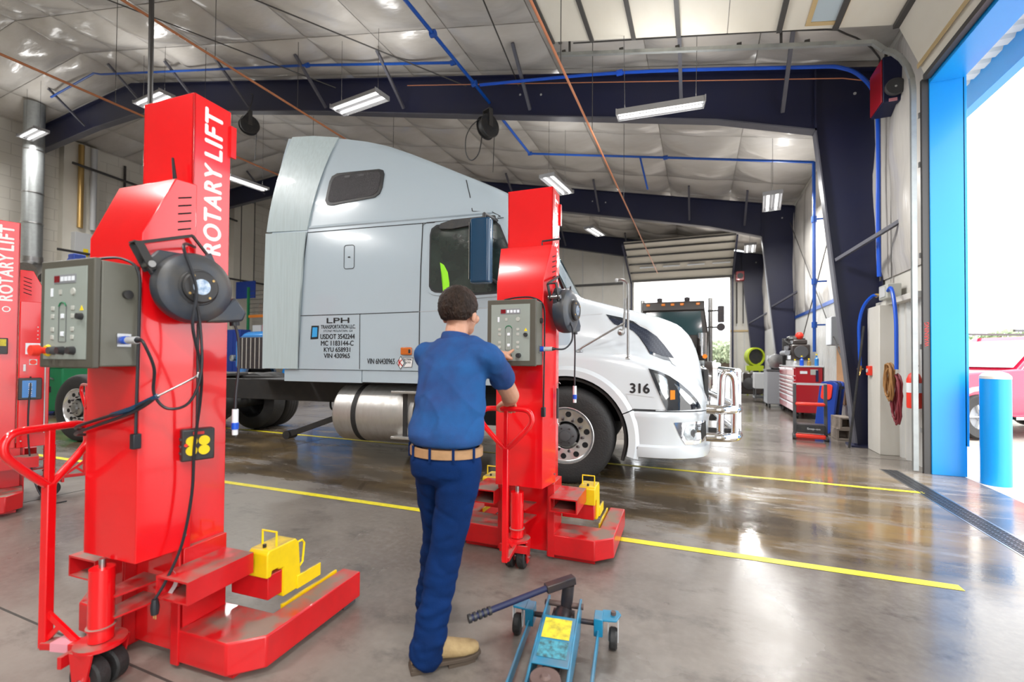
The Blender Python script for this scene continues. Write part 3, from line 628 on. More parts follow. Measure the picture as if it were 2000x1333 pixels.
    B().box(-.012, .012, yb-.012, yb+.012, .80, 1.02).obj('handle_upright', 'red', hd, bev=.003)
    # control box
    cb = B().box(-.155, .155, -.33, -.198, 1.285, 1.685).obj('control_box', 'grey_box', t, bev=.006)
    B().box(-.16, .16, -.355, -.332, 1.28, 1.69).obj('box_door', 'grey_door', cb, bev=.005)
    B().box(-.132, .122, -.3575, -.354, 1.312, 1.66).obj('panel_face', 'panel_face', cb, bev=.001)
    yf = -.3575
    def knob(x, z, r, m, d=.012, n=16, nm='knob'): return B().cyl((x, yf, z), (x, yf-d, z), r, r*.85, n).obj(nm, m, cb)
    B().box(-.07, .06, yf-.002, yf, 1.60, 1.632).obj('display_strip', 'mid_grey', cb)
    B().box(-.067, -.035, yf-.003, yf, 1.604, 1.629).obj('red_display', 'display_red', cb)
    for i in range(4): B().cb((-.019+i*.022, yf-.002, 1.616), (.015, .004, .017)).obj('display_key', 'paper', cb)
    for x in (-.075, .045):
        for z in (1.505, 1.475, 1.425, 1.395): B().cb((x, yf-.001, z), (.019, .004, .017)).obj('key', 'button', cb, bev=.002)
    for z in (1.475, 1.408): B().cb((-.015, yf-.001, z), (.018, .005, .018)).obj('key', 'paper', cb, bev=.002)
    ln = B().tube([(-.037, yf-.001, 1.378), (-.037, yf-.001, 1.515), (-.028, yf-.001, 1.527), (-.002, yf-.001, 1.527), (.007, yf-.001, 1.515), (.007, yf-.001, 1.378), (-.037, yf-.001, 1.378)], .0012, 4); ln.obj('truck_outline', 'dark_grey', cb)
    B().tube([(-.037, yf-.002, 1.513), (-.028, yf-.002, 1.525), (-.015, yf-.002, 1.528), (-.002, yf-.002, 1.525), (.007, yf-.002, 1.513)], .0025, 5).obj('truck_outline', 'green', cb)
    knob(.045, 1.567, .014, 'button', .004, nm='dial'); B().cb((-.03, yf-.001, 1.567), (.016, .003, .018)).obj('key', 'button', cb)
    B().cb((-.082, yf-.001, 1.567), (.012, .003, .032)).obj('indicator', 'paper', cb)
    B().prism([(.085, 1.494), (.107, 1.494), (.096, 1.514)], yf-.001, yf, 'y').obj('warning_triangle', 'yellow_clean', cb)
    knob(.096, 1.472, .013, 'black_plastic', .016, nm='lock')
    knob(-.01, 1.345, .016, 'black_plastic', .02); knob(.052, 1.345, .016, 'black_plastic', .02); knob(-.062, 1.345, .016, 'dark_grey', .02)
    if estop:
        knob(-.10, 1.345, .023, 'yellow_clean', .008, nm='stop_collar'); o = B().cyl((-.10, yf-.008, 1.345), (-.10, yf-.03, 1.345), .012).cyl((-.10, yf-.03, 1.345), (-.10, yf-.052, 1.345), .022, .02, 18).obj('stop_button', 'bright_red', cb)
    B().cyl((.155, -.245, 1.565), (.168, -.245, 1.565), .017, n=16).obj('grommet', 'black_plastic', cb)
    B().box(.155, .161, -.278, -.230, 1.362, 1.412).obj('socket_plate', 'steel', cb)
    B().cyl((.16, -.254, 1.387), (.182, -.254, 1.387), .016).obj('plug_collar', 'hose_blue', cb)
    B().cyl((.182, -.254, 1.387), (.235, -.254, 1.387), .014).obj('plug', 'light_grey', cb)
    B().cyl((.235, -.254, 1.387), (.255, -.254, 1.387), .012, .007).obj('plug_boot', 'cable', cb)
    if antenna == 1: B().tube([(.10, -.035, 2.08), (.10, -.035, 2.11), (.085, -.035, 2.2)], [.008, .008, .005], 8).obj('antenna', 'cable', t)
    if antenna == 2: B().tube([(.10, -.035, 2.08), (.10, -.035, 2.12), (.22, -.02, 2.13)], .007, 8).obj('antenna', 'cable', t)
    # cord over the box top and down the side
    B().tube(smooth_path([(-.08, -.27, 1.70), (0, -.25, 1.715), (.1, -.23, 1.712), (.165, -.212, 1.66), (.172, -.21, 1.5), (.17, -.212, 1.2), (.168, -.212, 1.02)]), .0055, 6).obj('cord', 'cable', t)
    B().cb((.168, -.212, .99), (.025, .03, .06)).obj('cord_plug', 'cable', t, bev=.004)
    B().box(.155, .185, -.02, -.005, 1.79, 1.86).box(.17, .20, -.04, -.012, 1.76, 1.80).obj('reel_hook', 'red', t, bev=.003)
    return t
def thing_part(name, parent):
    o = bpy.data.objects.new(name, None); COL.objects.link(o); o.empty_display_size = .05; o.parent = parent; return o
liftR = make_lift('red column lift with lettered mast, its handle held by the man in blue', (-1.085, 2.94, 0), R(2), R(4), 2)
liftL = make_lift('largest red column lift at left, tow handle swung to the left', (-2.235, 1.30, 0), R(3.5), R(-78), 1)
lift3 = make_lift('red column lift cut by the left photo edge, beyond the nearest lift', (-5.75, 2.12, 0), R(160), R(10), 0, False)
# notices and charger on the side of the third lift
sd_ = lift3
for o in [c for c in sd_.children if c.name.startswith('control_box')]:
    pass
def on_left(y0, y1, z0, z1, d, name, m, par=None, bev=0):
    xs = -.172
    return B().box(xs-.03-d, xs-.02, y0, y1, z0, z1).obj(name, m, par or sd_, bev)
on_left(-.165, -.01, .62, 1.80, .002, 'access_door', 'red', None, .003)
on_left(-.145, -.045, 1.33, 1.43, .0035, 'notice', 'paper')
on_left(-.175, -.168, .62, 1.78, .004, 'hinge', 'light_grey')
B().cyl((-.2, -.095, 1.26), (-.206, -.095, 1.26), .022).obj('push_button', 'bright_red', sd_); on_left(-.12, -.07, 1.235, 1.285, .003, 'button_plate', 'light_grey')
on_left(-.05, -.035, 1.18, 1.24, .02, 'latch', 'steel')
for i in range(4): B().cyl((-.2, -.12, 1.47+i*.035), (-.2055, -.12, 1.47+i*.035), .005, n=8).obj('rivet', 'light_grey', sd_)
ch = B().box(-.30, -.205, -.15, -.005, .93, 1.12).obj('charger', 'black_plastic', sd_, bev=.006)
B().box(-.302, -.30, -.115, -.03, .95, 1.10).obj('charger_label', 'truck_blue', ch)
fit_text('charger_print', 'HK 2100', .11, .022, 'white_print', ch, (-.3025, -.09, .965), (0, 0, 1), (0, 1, 0), bold=.01)
B().tube(smooth_path([(-.26, -.08, 1.13), (-.305, -.08, 1.05), (-.31, -.07, .8), (-.30, -.08, .5), (-.32, -.12, .2), (-.36, -.2, .02), (-.4, -.32, .01)]), .006, 6).obj('charger_cord', 'cable', sd_)
lm = B().box(-.2, -.185, .06, .12, 1.33, 1.47).obj('work_light', 'black_plastic', sd_, bev=.004); B().box(-.202, -.2, .07, .11, 1.40, 1.46).obj('lens', 'label_yellow', lm)

# cable reels
def make_reel(label, M4, lead):
    t = thing('cable_reel', label, 'cable reel', (0, 0, 0), 0, 'black cable reels hung on the lifts'); t.matrix_world = M4
    # axis along +x, drum radius .145
    dr_ = B().lathe([(.02, -.045), (.115, -.045), (.138, -.035), (.145, -.015), (.145, .02), (.138, .038), (.12, .05), (.10, .054), (.075, .056), (.07, .062), (.02, .064)], (0, 0, 0), (1, 0, 0), 48).obj('drum', 'reel_blue', t)
    B().lathe([(.01, .06), (.058, .06), (.066, .064), (.066, .078), (.06, .083), (.01, .083)], (0, 0, 0), (1, 0, 0), 36).obj('hub', 'black_plastic', t)
    B().cyl((.083, 0, 0), (.085, 0, 0), .032, n=28).obj('disc_label', 'tag_silver', t)
    for a in (35, 125, 215, 305): B().cyl((.08, .052*math.cos(R(a)), .052*math.sin(R(a))), (.086, .052*math.cos(R(a)), .052*math.sin(R(a))), .005, n=8).obj('screw', 'brass', t)
    B().prism([(.04, -.14), (.155, -.02), (.205, -.085), (.19, -.125), (.12, -.135)], -.04, .035, 'x').obj('cord_chute', 'reel_blue', t, bev=.01)
    B().cyl((0, .165, -.10), (0, .17, -.145), .02, n=12).obj('cord_stop', 'cable', t)
    B().prism([(-.13, .02), (-.165, .085), (-.12, .14), (-.03, .14)], -.03, .0, 'x').obj('lug', 'reel_blue', t, bev=.006)
    B().prism([(.03, .135), (.07, .165), (.10, .10)], -.03, .0, 'x').obj('lug', 'reel_blue', t, bev=.006)
    for x in (-.045, .012): B().bar((x, -.14, .055), (x, -.19, .155), .006, .028).obj('bracket_side', 'frame_black', t)
    B().bar((-.045, -.19, .155), (.012, -.19, .155), .026, .006).obj('bracket_top', 'frame_black', t)
    B().cyl((-.055, -.15, .075), (.026, -.15, .075), .013, n=14).obj('pivot_bolt', 'steel', t)
    B().bar((-.045, -.19, .155), (-.06, .02, .235), .012, .012).bar((-.045, .09, .14), (-.06, .02, .235), .02, .008).obj('hanger', 'frame_black', t)
    if lead: B().tube(smooth_path([Vector(p) for p in lead]), .006, 8).obj('lead', 'cable', t)
    return t
def reel_matrix(lift_loc, rz, off, tx=0):
    return Matrix.Translation(lift_loc) @ Matrix.Rotation(rz, 4, 'Z') @ Matrix.Translation(off) @ Matrix.Rotation(R(tx), 4, 'Z')
mL = reel_matrix((-2.235, 1.30, 0), R(3.5), (.27, -.07, 1.61), -14)
rl1 = make_reel('dusty black cable reel hanging on the largest red lift', mL, [(0, .17, -.14), (0, .185, -.2), (0, .19, -.32), (.0, .18, -.45), (0, .178, -.52)])
mR = reel_matrix((-1.085, 2.94, 0), R(2), (.27, -.06, 1.64), -8)
rl2 = make_reel('black cable reel hanging on the lift in front of the man', mR, [(0, .17, -.14), (0, .18, -.25), (0, .175, -.42), (0, .175, -.5)])
for rl_, z0 in ((rl1, -.52), (rl2, -.5)):
    B().cyl((0, .178, z0), (0, .178, z0-.06), .013, n=12).obj('connector', 'paper', rl_); B().cyl((0, .178, z0-.06), (0, .178, z0-.09), .015, n=12).obj('connector_ring', 'hose_blue', rl_); B().cyl((0, .178, z0-.09), (0, .178, z0-.115), .012, n=12).obj('connector_tip', 'paper', rl_)
# loose cables on the near lift (lift coordinates)
def lift_cable(lift, pts, r, label, name='power_cable', m='cable', plug=None):
    Tm = Matrix.Translation(lift.location) @ Matrix.Rotation(lift.rotation_euler.z, 4, 'Z'); P = [Tm @ Vector(p) for p in pts]
    o = tag(B().tube(smooth_path(P, 7), r, 8).obj(name, m), label, 'cable', 'cables hanging on the lifts')
    if plug:
        a = Tm @ Vector(pts[-1]); B().tube([a, a+Vector((0, 0, -.03)), a+Vector((0, 0, -.06))], [.011, .016, .013], 10).obj('plug_end', 'cable', o)
        for s in (-.006, .006): B().cyl(a+Vector((s, 0, -.06)), a+Vector((s, 0, -.078)), .0025, n=6).obj('prong', 'brass', o)
    return o
lift_cable(liftL, [(.21, -.02, 1.80), (.34, -.16, 1.76), (.36, -.12, 1.60), (.37, -.14, 1.45), (.34, -.08, 1.28), (.30, -.05, 1.15), (.27, -.05, .95), (.26, -.05, .75), (.25, -.08, .55), (.235, -.13, .42), (.225, -.165, .36)], .0058, 'long black cable falling from the reel down to the base of the largest lift', plug=1)
lift_cable(liftL, [(.255, -.254, 1.387), (.275, -.254, 1.37), (.27, -.215, 1.28), (.25, -.2, 1.18), (.28, -.17, 1.12), (.33, -.12, 1.14), (.355, -.09, 1.26), (.345, -.09, 1.45), (.35, -.12, 1.58)], .0055, 'looped black cable from the control box socket on the largest lift')
lift_cable(liftR, [(.255, -.254, 1.387), (.30, -.2, 1.39), (.33, -.14, 1.44), (.33, -.12, 1.52), (.30, -.12, 1.60), (.31, -.1, 1.72), (.3, -.05, 1.8)], .0055, 'black cable curling from the control box socket on the lift before the man')
Tl = Matrix.Translation(liftL.location) @ Matrix.Rotation(R(3.5), 4, 'Z')
ob = thing('outlet_box', 'black power box with four yellow outlets hanging on the largest lift', 'power box', Tl @ Vector((.215, .0, .88)), R(-22)); 
B().box(-.015, .035, -.06, .06, 0, .135).obj('case', 'black_plastic', ob, bev=.006)
for y in (-.025, .02):
    for z in (.045, .085): B().cyl((.035, y, z), (.042, y, z), .021, n=18).obj('outlet', 'yellow', ob)
B().cb((.037, -.0, .118), (.004, .04, .012)).obj('breaker', 'red_print', ob); B().cyl((.037, -.045, .07), (.043, -.045, .07), .007, n=10).obj('reset_button', 'bright_red', ob)
for z in (.03, .06, .09): B().box(-.016, .03, -.063, -.06, z, z+.008).obj('side_rib', 'dark_grey', ob)
B().tube(smooth_path([(.0, .0, .135), (0, .0, .3), (-.012, .0, .5), (-.01, 0, .62)]), .0058, 8).obj('feed_cord', 'cable', ob)
# strap tied from the swung handle to the lift, and a bungee on the other one
st = thing('tie_strap', 'blue and black tie strap stretched between the handle and the largest lift', 'strap', (0, 0, 0))
ha = Tl @ Vector((-.275, -.14, 1.0)); hb = Tl @ Vector((.27, -.20, 1.17)); hc = Tl @ Vector((.33, -.10, 1.24))
m1, m2 = Tl @ Vector((-.18, -.218, 1.03)), Tl @ Vector((.165, -.225, 1.12))
for dz in (0, -.022): B().tube(smooth_path([ha+Vector((0, 0, dz)), m1+Vector((0, 0, dz*1.2)), m2+Vector((0, 0, dz*.7)), hb]), .0065, 8).obj('cord', 'cable', st)
B().tube([m2.lerp(m1, .35), m2, hb], .0105, 8).obj('sleeve', 'mirror_blue', st); B().tube(smooth_path([hb, hc, hc+Vector((.01, .01, .02)), hc+Vector((.02, 0, 0))]), .004, 6).obj('hook', 'steel', st)
bu = thing('bungee_cord', 'short black bungee hooked on the lift before the man', 'strap', (0, 0, 0)); Tr = Matrix.Translation(liftR.location) @ Matrix.Rotation(R(2), 4, 'Z')
p0, p1 = Tr @ Vector((.212, -.03, 1.13)), Tr @ Vector((.212, -.03, .93)); B().tube([p0, p0.lerp(p1, .5), p1], .009, 8).obj('cord', 'cable', bu)
B().tube([p0, p0+Vector((0, 0, .03)), p0+Vector((.01, 0, .04)), p0+Vector((.018, 0, .03))], .003, 6).obj('hook', 'steel', bu); B().tube([p1, p1+Vector((0, 0, -.03)), p1+Vector((.01, 0, -.04)), p1+Vector((.018, 0, -.03))], .003, 6).obj('hook', 'steel', bu)
# torn clear tape on the plug cable, pink tape on the swung handle foot
pc = bpy.data.objects['power_cable']; q0 = Tl @ Vector((.225, -.09, .44))
B().loft([[q0+Vector((-.012+.02*math.sin(i*.8), -.01*i*.3, -.02*i)), q0+Vector((.022+.02*math.sin(i*.8), -.012, -.018*i+.004))] for i in range(7)], cap=False).obj('tape_flag', 'light_grey', pc)
hdl = [c for c in liftL.children if c.name.startswith('tow_handle')][0]
B().box(-.027, .027, yb_ if False else -.20, -.12, .138, .172).obj('pink_tape', 'pink', hdl)
# ------------------------------------------------------------------ white sleeper truck   (local: x forward, y away from the viewer, z up)
def interp(tab, u):
    if u <= tab[0][0]: return tab[0][1]
    for (a, va), (b, vb) in zip(tab[:-1], tab[1:]):
        if u <= b: return va+(vb-va)*(u-a)/(b-a)
    return tab[-1][1]
TW = 2.44
truck = thing('semi_truck', 'white sleeper-cab semi truck lettered on its side, standing between the lifts', 'truck', (-1.247, 4.674, 0), R(6))
ROOF = [(-4.05, 4.30), (-3.6, 4.28), (-3.25, 4.22), (-2.8, 4.13), (-2.35, 3.99), (-1.93, 3.80), (-1.5, 3.59), (-1.1, 3.40), (-.8, 3.24), (-.68, 3.10), (-.4, 2.58), (-.12, 2.06), (-.02, 2.02)]
def vcab(u, z):
    zr = interp(ROOF, u)
    if z < 2.93: return 0.0
    t = min(1, max(0, (z-2.93)/max(.05, zr-2.93))); return .014+.25*t**1.9
def cab_section(u):
    zr = interp(ROOF, u); ins = max(0, (u+.85)/.85)*.14; zb = 1.17; belt = min(2.92, zr-.12); p = []
    for z in (zb, 1.6, 2.0, belt): p.append((ins, z))
    for t in (.02, .25, .45, .65, .8, .92, 1):
        z = belt+.01+(zr-belt-.01)*t; p.append((ins+.014+(.25*t**1.9 if zr > 3.1 else .12*t**1.9), z))
    p += [(.42, zr+.045), (.75, zr+.07), (TW/2, zr+.08)]
    return [(u, v, z) for v, z in p]+[(u, TW-v, z) for v, z in p[-2::-1]]
us = [-3.93, -3.6, -3.3, -3.0, -2.7, -2.4, -2.1, -1.8, -1.5, -1.25, -1.0, -.85, -.76, -.68, -.55, -.4, -.25, -.12, -.04]
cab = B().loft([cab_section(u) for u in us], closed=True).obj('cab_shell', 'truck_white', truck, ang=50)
def subdivided(poly, h=.07):      # polygon (u, z) -> triangulated, subdivided bmesh in the u-z plane
    bm = bmesh.new(); vs = [bm.verts.new((p[0], 0, p[1])) for p in poly]; bm.faces.new(vs); bmesh.ops.triangulate(bm, faces=bm.faces[:])
    for _ in range(6):
        es = [e for e in bm.edges if e.calc_length() > h]
        if not es: break
        bmesh.ops.subdivide_edges(bm, edges=es, cuts=1); bmesh.ops.triangulate(bm, faces=bm.faces[:])
    return bm
def decal(name, m, poly, vf, off=.003, parent=None, thick=0, h=.07):
    bm = subdivided(poly, h)
    for v in bm.verts: v.co.y = vf(v.co.x, v.co.z)-off
    if thick:
        r = bmesh.ops.extrude_face_region(bm, geom=bm.faces[:]); 
        for v in [g for g in r['geom'] if isinstance(g, bmesh.types.BMVert)]: v.co.y += thick
    bmesh.ops.recalc_face_normals(bm, faces=bm.faces)
    me = bpy.data.meshes.new(name); bm.to_mesh(me); bm.free(); me.materials.append(M(m)); me.polygons.foreach_set('use_smooth', [True]*len(me.polygons)); me.set_sharp_from_angle(angle=R(35))
    o = bpy.data.objects.new(name, me); COL.objects.link(o); o.parent = parent or truck; return o
def strip(pts, w):          # thin polygon along a (u, z) polyline
    P = [Vector(p) for p in pts]; L, Rr = [], []
    for i, p in enumerate(P):
        t = (P[min(i+1, len(P)-1)]-P[max(i-1, 0)]).normalized(); n = Vector((-t.y, t.x))*w/2; L.append(p+n); Rr.append(p-n)
    return [tuple(p) for p in L]+[tuple(p) for p in Rr[::-1]]
def seam(pts, vf=vcab, w=.009, m='seam', name='panel_seam', off=.0035): 
    b = B(); P = []
    for a, c in zip(pts[:-1], pts[1:]):
        k = max(1, int(math.hypot(a[0]-c[0], a[1]-c[1])/.12))
        for i in range(k): P.append((a[0]+(c[0]-a[0])*i/k, a[1]+(c[1]-a[1])*i/k))
    P.append(pts[-1]); S = strip(P, w); n = len(P)
    vs = [(u, vf(u, z)-off, z) for u, z in S]; fs = [(i, i+1, 2*n-2-i, 2*n-1-i) for i in range(n-1)]
    b._add(vs, fs); return b.obj(name, m, truck)
# rear fairing panels (upper and lower)
FF = [(-3.12, 4.20), (-3.2, 3.90), (-3.29, 3.44), (-3.36, 3.0), (-3.375, 2.93)]; FR = [(-4.01, 2.95), (-3.96, 3.31), (-3.90, 3.8), (-3.85, 4.30)]
decal('fairing_upper', 'fairing_white', FF+FR+[(-3.5, 4.27)], vcab, .02, None, .04, .1)
decal('fairing_lower', 'fairing_white', [(-3.38, 2.905), (-3.43, 2.48), (-3.47, 1.89), (-3.48, 1.17), (-4.03, 1.17), (-4.03, 1.97), (-4.01, 2.925)], vcab, .02, None, .04, .15)
B().tube(smooth_path([(-3.9, .5, 4.345), (-3.7, .5, 4.38), (-3.35, .5, 4.31)]), .03, 8).obj('roof_lip', 'frame_black', truck)
seam([(-3.365, 2.90), (-2.6, 2.90), (-1.75, 2.895), (-1.2, 2.885), (-.76, 2.88)])
B().loft([[(u, vcab(u, 2.96)-.004, 2.94), (u, vcab(u, 2.97)-.016, 2.955), (u, vcab(u, 2.99)-.004, 2.985)] for u in (-3.35, -2.6, -1.9, -1.3, -.9)], cap=False).obj('body_moulding', 'truck_white', truck)
seam([(-3.48, 1.845), (-2.59, 1.85), (-1.79, 1.86)]); seam([(-2.585, 1.85), (-2.58, 1.18)]); seam([(-1.75, 2.895), (-1.77, 2.39), (-1.78, 1.86), (-1.78, 1.18)], w=.013)
seam([(-1.79, 1.86), (-1.0, 1.885), (-.3, 1.90)], w=.005, m='light_grey'); seam([(-3.37, 2.93), (-3.43, 2.48), (-3.47, 1.89), (-3.48, 1.18)], w=.018)
seam([(-1.3, 3.44), (-1.2, 3.2), (-1.14, 2.99)], w=.01); seam([(-1.14, 2.99), (-.9, 2.96), (-.8, 2.9)], w=.008)
seam(rrect(-2.82, -2.675, 2.41, 2.70, .03)+[rrect(-2.82, -2.675, 2.41, 2.70, .03)[0]], w=.008, name='hatch_seam')
decal('hatch_latch', 'seam', rrect(-2.765, -2.73, 2.545, 2.56, .006), vcab, .006)
# sleeper window
SWP = [(-3.13, 3.29), (-3.105, 3.55), (-3.08, 3.62), (-3.01, 3.655), (-2.42, 3.655), (-2.365, 3.635), (-2.34, 3.58), (-2.335, 3.40), (-2.36, 3.32), (-2.42, 3.275), (-3.04, 3.225), (-3.10, 3.24)]
sw = decal('sleeper_window', 'black_plastic', SWP, vcab, .014, None, .02, .08); cxp = (-2.73, 3.44)
decal('pane', 'tinted_mesh', [(cxp[0]+(u-cxp[0])*.90, cxp[1]+(z-cxp[1])*.84) for u, z in SWP], vcab, .017, sw, 0, .08)
for u in (-2.88, -2.68): decal('latch', 'dark_grey', [(u, 3.575), (u+.07, 3.575), (u+.07, 3.605), (u, 3.605)], vcab, .021, sw)
# door window
DW = [(-1.66, 2.15), (-1.655, 2.75), (-1.635, 2.82), (-1.57, 2.86), (-1.15, 2.865), (-.86, 2.86), (-.80, 2.80), (-.60, 2.30), (-.58, 2.05), (-1.08, 2.03), (-1.58, 2.075), (-1.63, 2.10)]
df = lambda u, z: max(0, (u+.85)/.85)*.14+max(0, z-2.6)*0
dcx = (-1.15, 2.45)
dw = decal('door_window', 'truck_white', [(dcx[0]+(u-dcx[0])*1.045, dcx[1]+(z-dcx[1])*1.075) for u, z in DW], df, .010, None, .012, .1)
decal('window_gasket', 'seam', DW, df, .0125, dw, 0, .1)
decal('pane', 'window_glass', [(dcx[0]+(u-dcx[0])*.965, dcx[1]+(z-dcx[1])*.94) for u, z in DW], df, .0145, dw, 0, .1)
decal('door_visor', 'black_plastic', [(-1.52, 2.80), (-1.50, 2.855), (-1.36, 2.89), (-.85, 2.90), (-.85, 2.83), (-1.05, 2.82), (-1.36, 2.785)], df, .06, dw, .05, .1)
vl = [(-1.52, 2.42), (-1.47, 2.39), (-1.42, 2.30), (-1.40, 2.18), (-1.40, 2.09)]; vr = [(-1.48, 2.09), (-1.48, 2.2), (-1.50, 2.32)]
decal('safety_vest', 'lime', vl+vr, df, .017, dw, 0, .05)
seam([(-1.76, 2.86), (-1.70, 2.90), (-.8, 2.9)], df, .006)
# windshield and cowl
B()._add([(-.66, .34, 3.10), (-.66, TW-.34, 3.10), (-.13, TW-.2, 2.10), (-.13, .2, 2.10)], [(0, 1, 2, 3)]).obj('windshield', 'windshield', truck).location = (.012, 0, .008)
# skirt under the cab
sk = B().box(-3.71, -2.565, .015, .05, 1.01, 1.165).obj('side_skirt', 'truck_white', truck, bev=.004); B().box(-2.555, -.75, .015, .05, 1.02, 1.165).obj('side_skirt', 'truck_white', truck, bev=.004)
B().box(-3.9, -.3, .3, TW-.3, .98, 1.2).obj('cab_floor', 'frame_black', truck)
# side lettering
def side_text(s, u0, u1, z0, z1, m='black_print', bold=.02, shear=0, v=-.0035, name='lettering'): return fit_text(name, s, u1-u0, z1-z0, m, truck, (u0, v, z0), (1, 0, 0), (0, 0, 1), bold, shear)
side_text('LPH', -3.06, -2.735, 1.745, 1.808, bold=.03)
side_text('TRANSPORTATION LLC.', -3.145, -2.645, 1.675, 1.722, bold=.02); side_text('STONE MOUNTAIN, GA', -3.11, -2.685, 1.63, 1.66, shear=.3, bold=.0)
side_text('USDOT 3542244', -3.15, -2.655, 1.548, 1.608, bold=.03); side_text('MC 1183144-C', -3.14, -2.67, 1.465, 1.525, bold=.03)
side_text('KYU 658931', -3.095, -2.715, 1.388, 1.443, bold=.03); side_text('VIN 430965', -3.095, -2.72, 1.312, 1.368, bold=.03)
side_text('VIN 6N430965', -2.475, -2.10, 1.245, 1.31, bold=.02)
st_ = decal('fleet_sticker', 'black_print', [(-3.30, 1.545), (-3.285, 1.715), (-3.175, 1.715), (-3.185, 1.55)], vcab, .0036); decal('sticker_centre', 'sticker_blue', [(-3.278, 1.57), (-3.268, 1.695), (-3.195, 1.695), (-3.20, 1.575)], vcab, .0048, st_)
kd = decal('log_sticker', 'black_print', [(-2.075, 1.26), (-2.02, 1.345), (-1.965, 1.26), (-2.02, 1.18)], vcab, .0036); decal('sticker_face', 'white_print', [(-2.065, 1.26), (-2.02, 1.332), (-1.975, 1.26), (-2.02, 1.193)], vcab, .0042, kd)
fit_text('sticker_letter', 'K', .05, .07, 'red_print', kd, (-2.045, -.0052, 1.228), (1, 0, 0), (0, 0, 1), .04)
decal('sticker_plate', 'dark_grey', [(-1.995, 1.325), (-1.855, 1.325), (-1.87, 1.21), (-1.985, 1.205), (-1.955, 1.26)], vcab, .0036, kd); decal('sticker_face', 'white_print', [(-1.985, 1.319), (-1.863, 1.319), (-1.876, 1.216), (-1.978, 1.211), (-1.945, 1.26)], vcab, .0042, kd)
fit_text('sticker_print', 'ELECTRONIC', .10, .022, 'black_print', kd, (-1.972, -.0052, 1.29), (1, 0, 0), (0, 0, 1), .03); fit_text('sticker_print', 'LOGS', .055, .02, 'black_print', kd, (-1.945, -.0052, 1.258), (1, 0, 0), (0, 0, 1), .03)
al = B().box(-2.01, -1.87, -.035, .0, 1.355, 1.445).obj('side_marker', 'amber_dull', truck, bev=.012); B().box(-1.905, -1.875, -.037, -.03, 1.375, 1.42).obj('marker_eye', 'black_plastic', al, bev=.004)
# hood with fenders
ZT = [(-.3, 2.10), (-.1, 2.07), (.31, 1.96), (.74, 1.845), (.9, 1.80), (1.0, 1.765), (1.1, 1.72), (1.18, 1.66), (1.24, 1.57), (1.30, 1.44), (1.35, 1.26), (1.385, 1.06), (1.40, .90)]
ZF = [(-.3, 1.41), (-.06, 1.40), (.23, 1.38), (.59, 1.33), (.79, 1.27), (1.0, 1.19), (1.2, 1.10), (1.3, 1.02), (1.36, .93), (1.40, .86)]
V0 = [(.75, 0), (.9, .008), (1.0, .024), (1.1, .055), (1.2, .105), (1.28, .17), (1.34, .26), (1.38, .40), (1.40, .56)]
V1 = [(-.3, .15), (.3, .19), (.8, .26), (1.1, .36), (1.25, .46), (1.35, .6), (1.40, .72)]
def arch_z(u): 
    d = .655**2-(u+.06)**2; return max(.81, .50+math.sqrt(d)) if d > 0 else .81
def hood_section(u):
    zt, zf, v0, v1 = (interp(t, u) for t in (ZT, ZF, V0, V1)); zl = min(arch_z(u), zf-.1); s = zt-zf
    p = [(v0, zl), (v0-.004, zl+(zf-zl)*.35), (v0, zl+(zf-zl)*.7), (v0+.008, zf-.03), (v0+.03, zf), (v0+.07, zf+.02), (v1-.02, zf+.09*min(1, s*2)), (v1, zf+.3*s), (v1+.05, zf+.6*s), (v1+.11, zf+.84*s), (v1+.2, zf+.96*s), (v1+.36, zt), (TW/2, zt+.02)]
    return [(u, v, z) for v, z in p]+[(u, TW-v, z) for v, z in p[-2::-1]]
us = [-.3+.06*i for i in range(26)]; us = [u for u in us if u < 1.2]+[1.2, 1.24, 1.28, 1.31, 1.34, 1.36, 1.38, 1.40]
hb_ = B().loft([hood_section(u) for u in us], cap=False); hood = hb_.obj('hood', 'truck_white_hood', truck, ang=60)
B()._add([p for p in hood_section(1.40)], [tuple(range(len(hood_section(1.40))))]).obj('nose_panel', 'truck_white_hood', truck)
hbvh = BVHTree.FromPolygons([Vector(v) for v in hb_.v], [f for f in hb_.f])
def vhood(u, z):
    h = hbvh.ray_cast(Vector((u, -1, z)), Vector((0, 1, 0)))
    if h[0] is not None: return h[0].y
    n_ = hbvh.find_nearest(Vector((u, .2, z))); return n_[0].y
HV = [(.29, 1.80), (.45, 1.765), (.60, 1.715), (.72, 1.65), (.83, 1.56), (.92, 1.44), (1.02, 1.285), (.90, 1.31), (.75, 1.37), (.70, 1.46), (.64, 1.55), (.57, 1.63), (.48, 1.68), (.36, 1.715)]
HV = [(u+.04, z+.015) for u, z in HV]; hc = (.68, 1.56)
def grille_mat():
    m = mat('vent_mesh', (.006, .014, .035), .4); nt = m.node_tree; N = nt.nodes; L = nt.links; b = N['Principled BSDF']; tc = N.new('ShaderNodeTexCoord')
    v = N.new('ShaderNodeTexVoronoi'); v.inputs['Scale'].default_value = 55; v.inputs['Randomness'].default_value = 0; L.new(tc.outputs['Object'], v.inputs[0])
    r = N.new('ShaderNodeMapRange'); r.inputs[1].default_value = .2; r.inputs[2].default_value = .4; L.new(v.outputs[0], r.inputs[0])
    x = N.new('ShaderNodeMix'); x.data_type = 'RGBA'; x.inputs[6].default_value = (.05, .06, .085, 1); x.inputs[7].default_value = (.004, .010, .03, 1); L.new(r.outputs[0], x.inputs[0]); L.new(x.outputs[2], b.inputs[0])
grille_mat()
hv = decal('hood_vent', 'lens_dark', HV, vhood, .006, None, 0, .05); decal('vent_mesh', 'vent_mesh', [(hc[0]+(u-hc[0])*.93+.004, hc[1]+(z-hc[1])*.84) for u, z in HV], vhood, .010, hv, 0, .05)
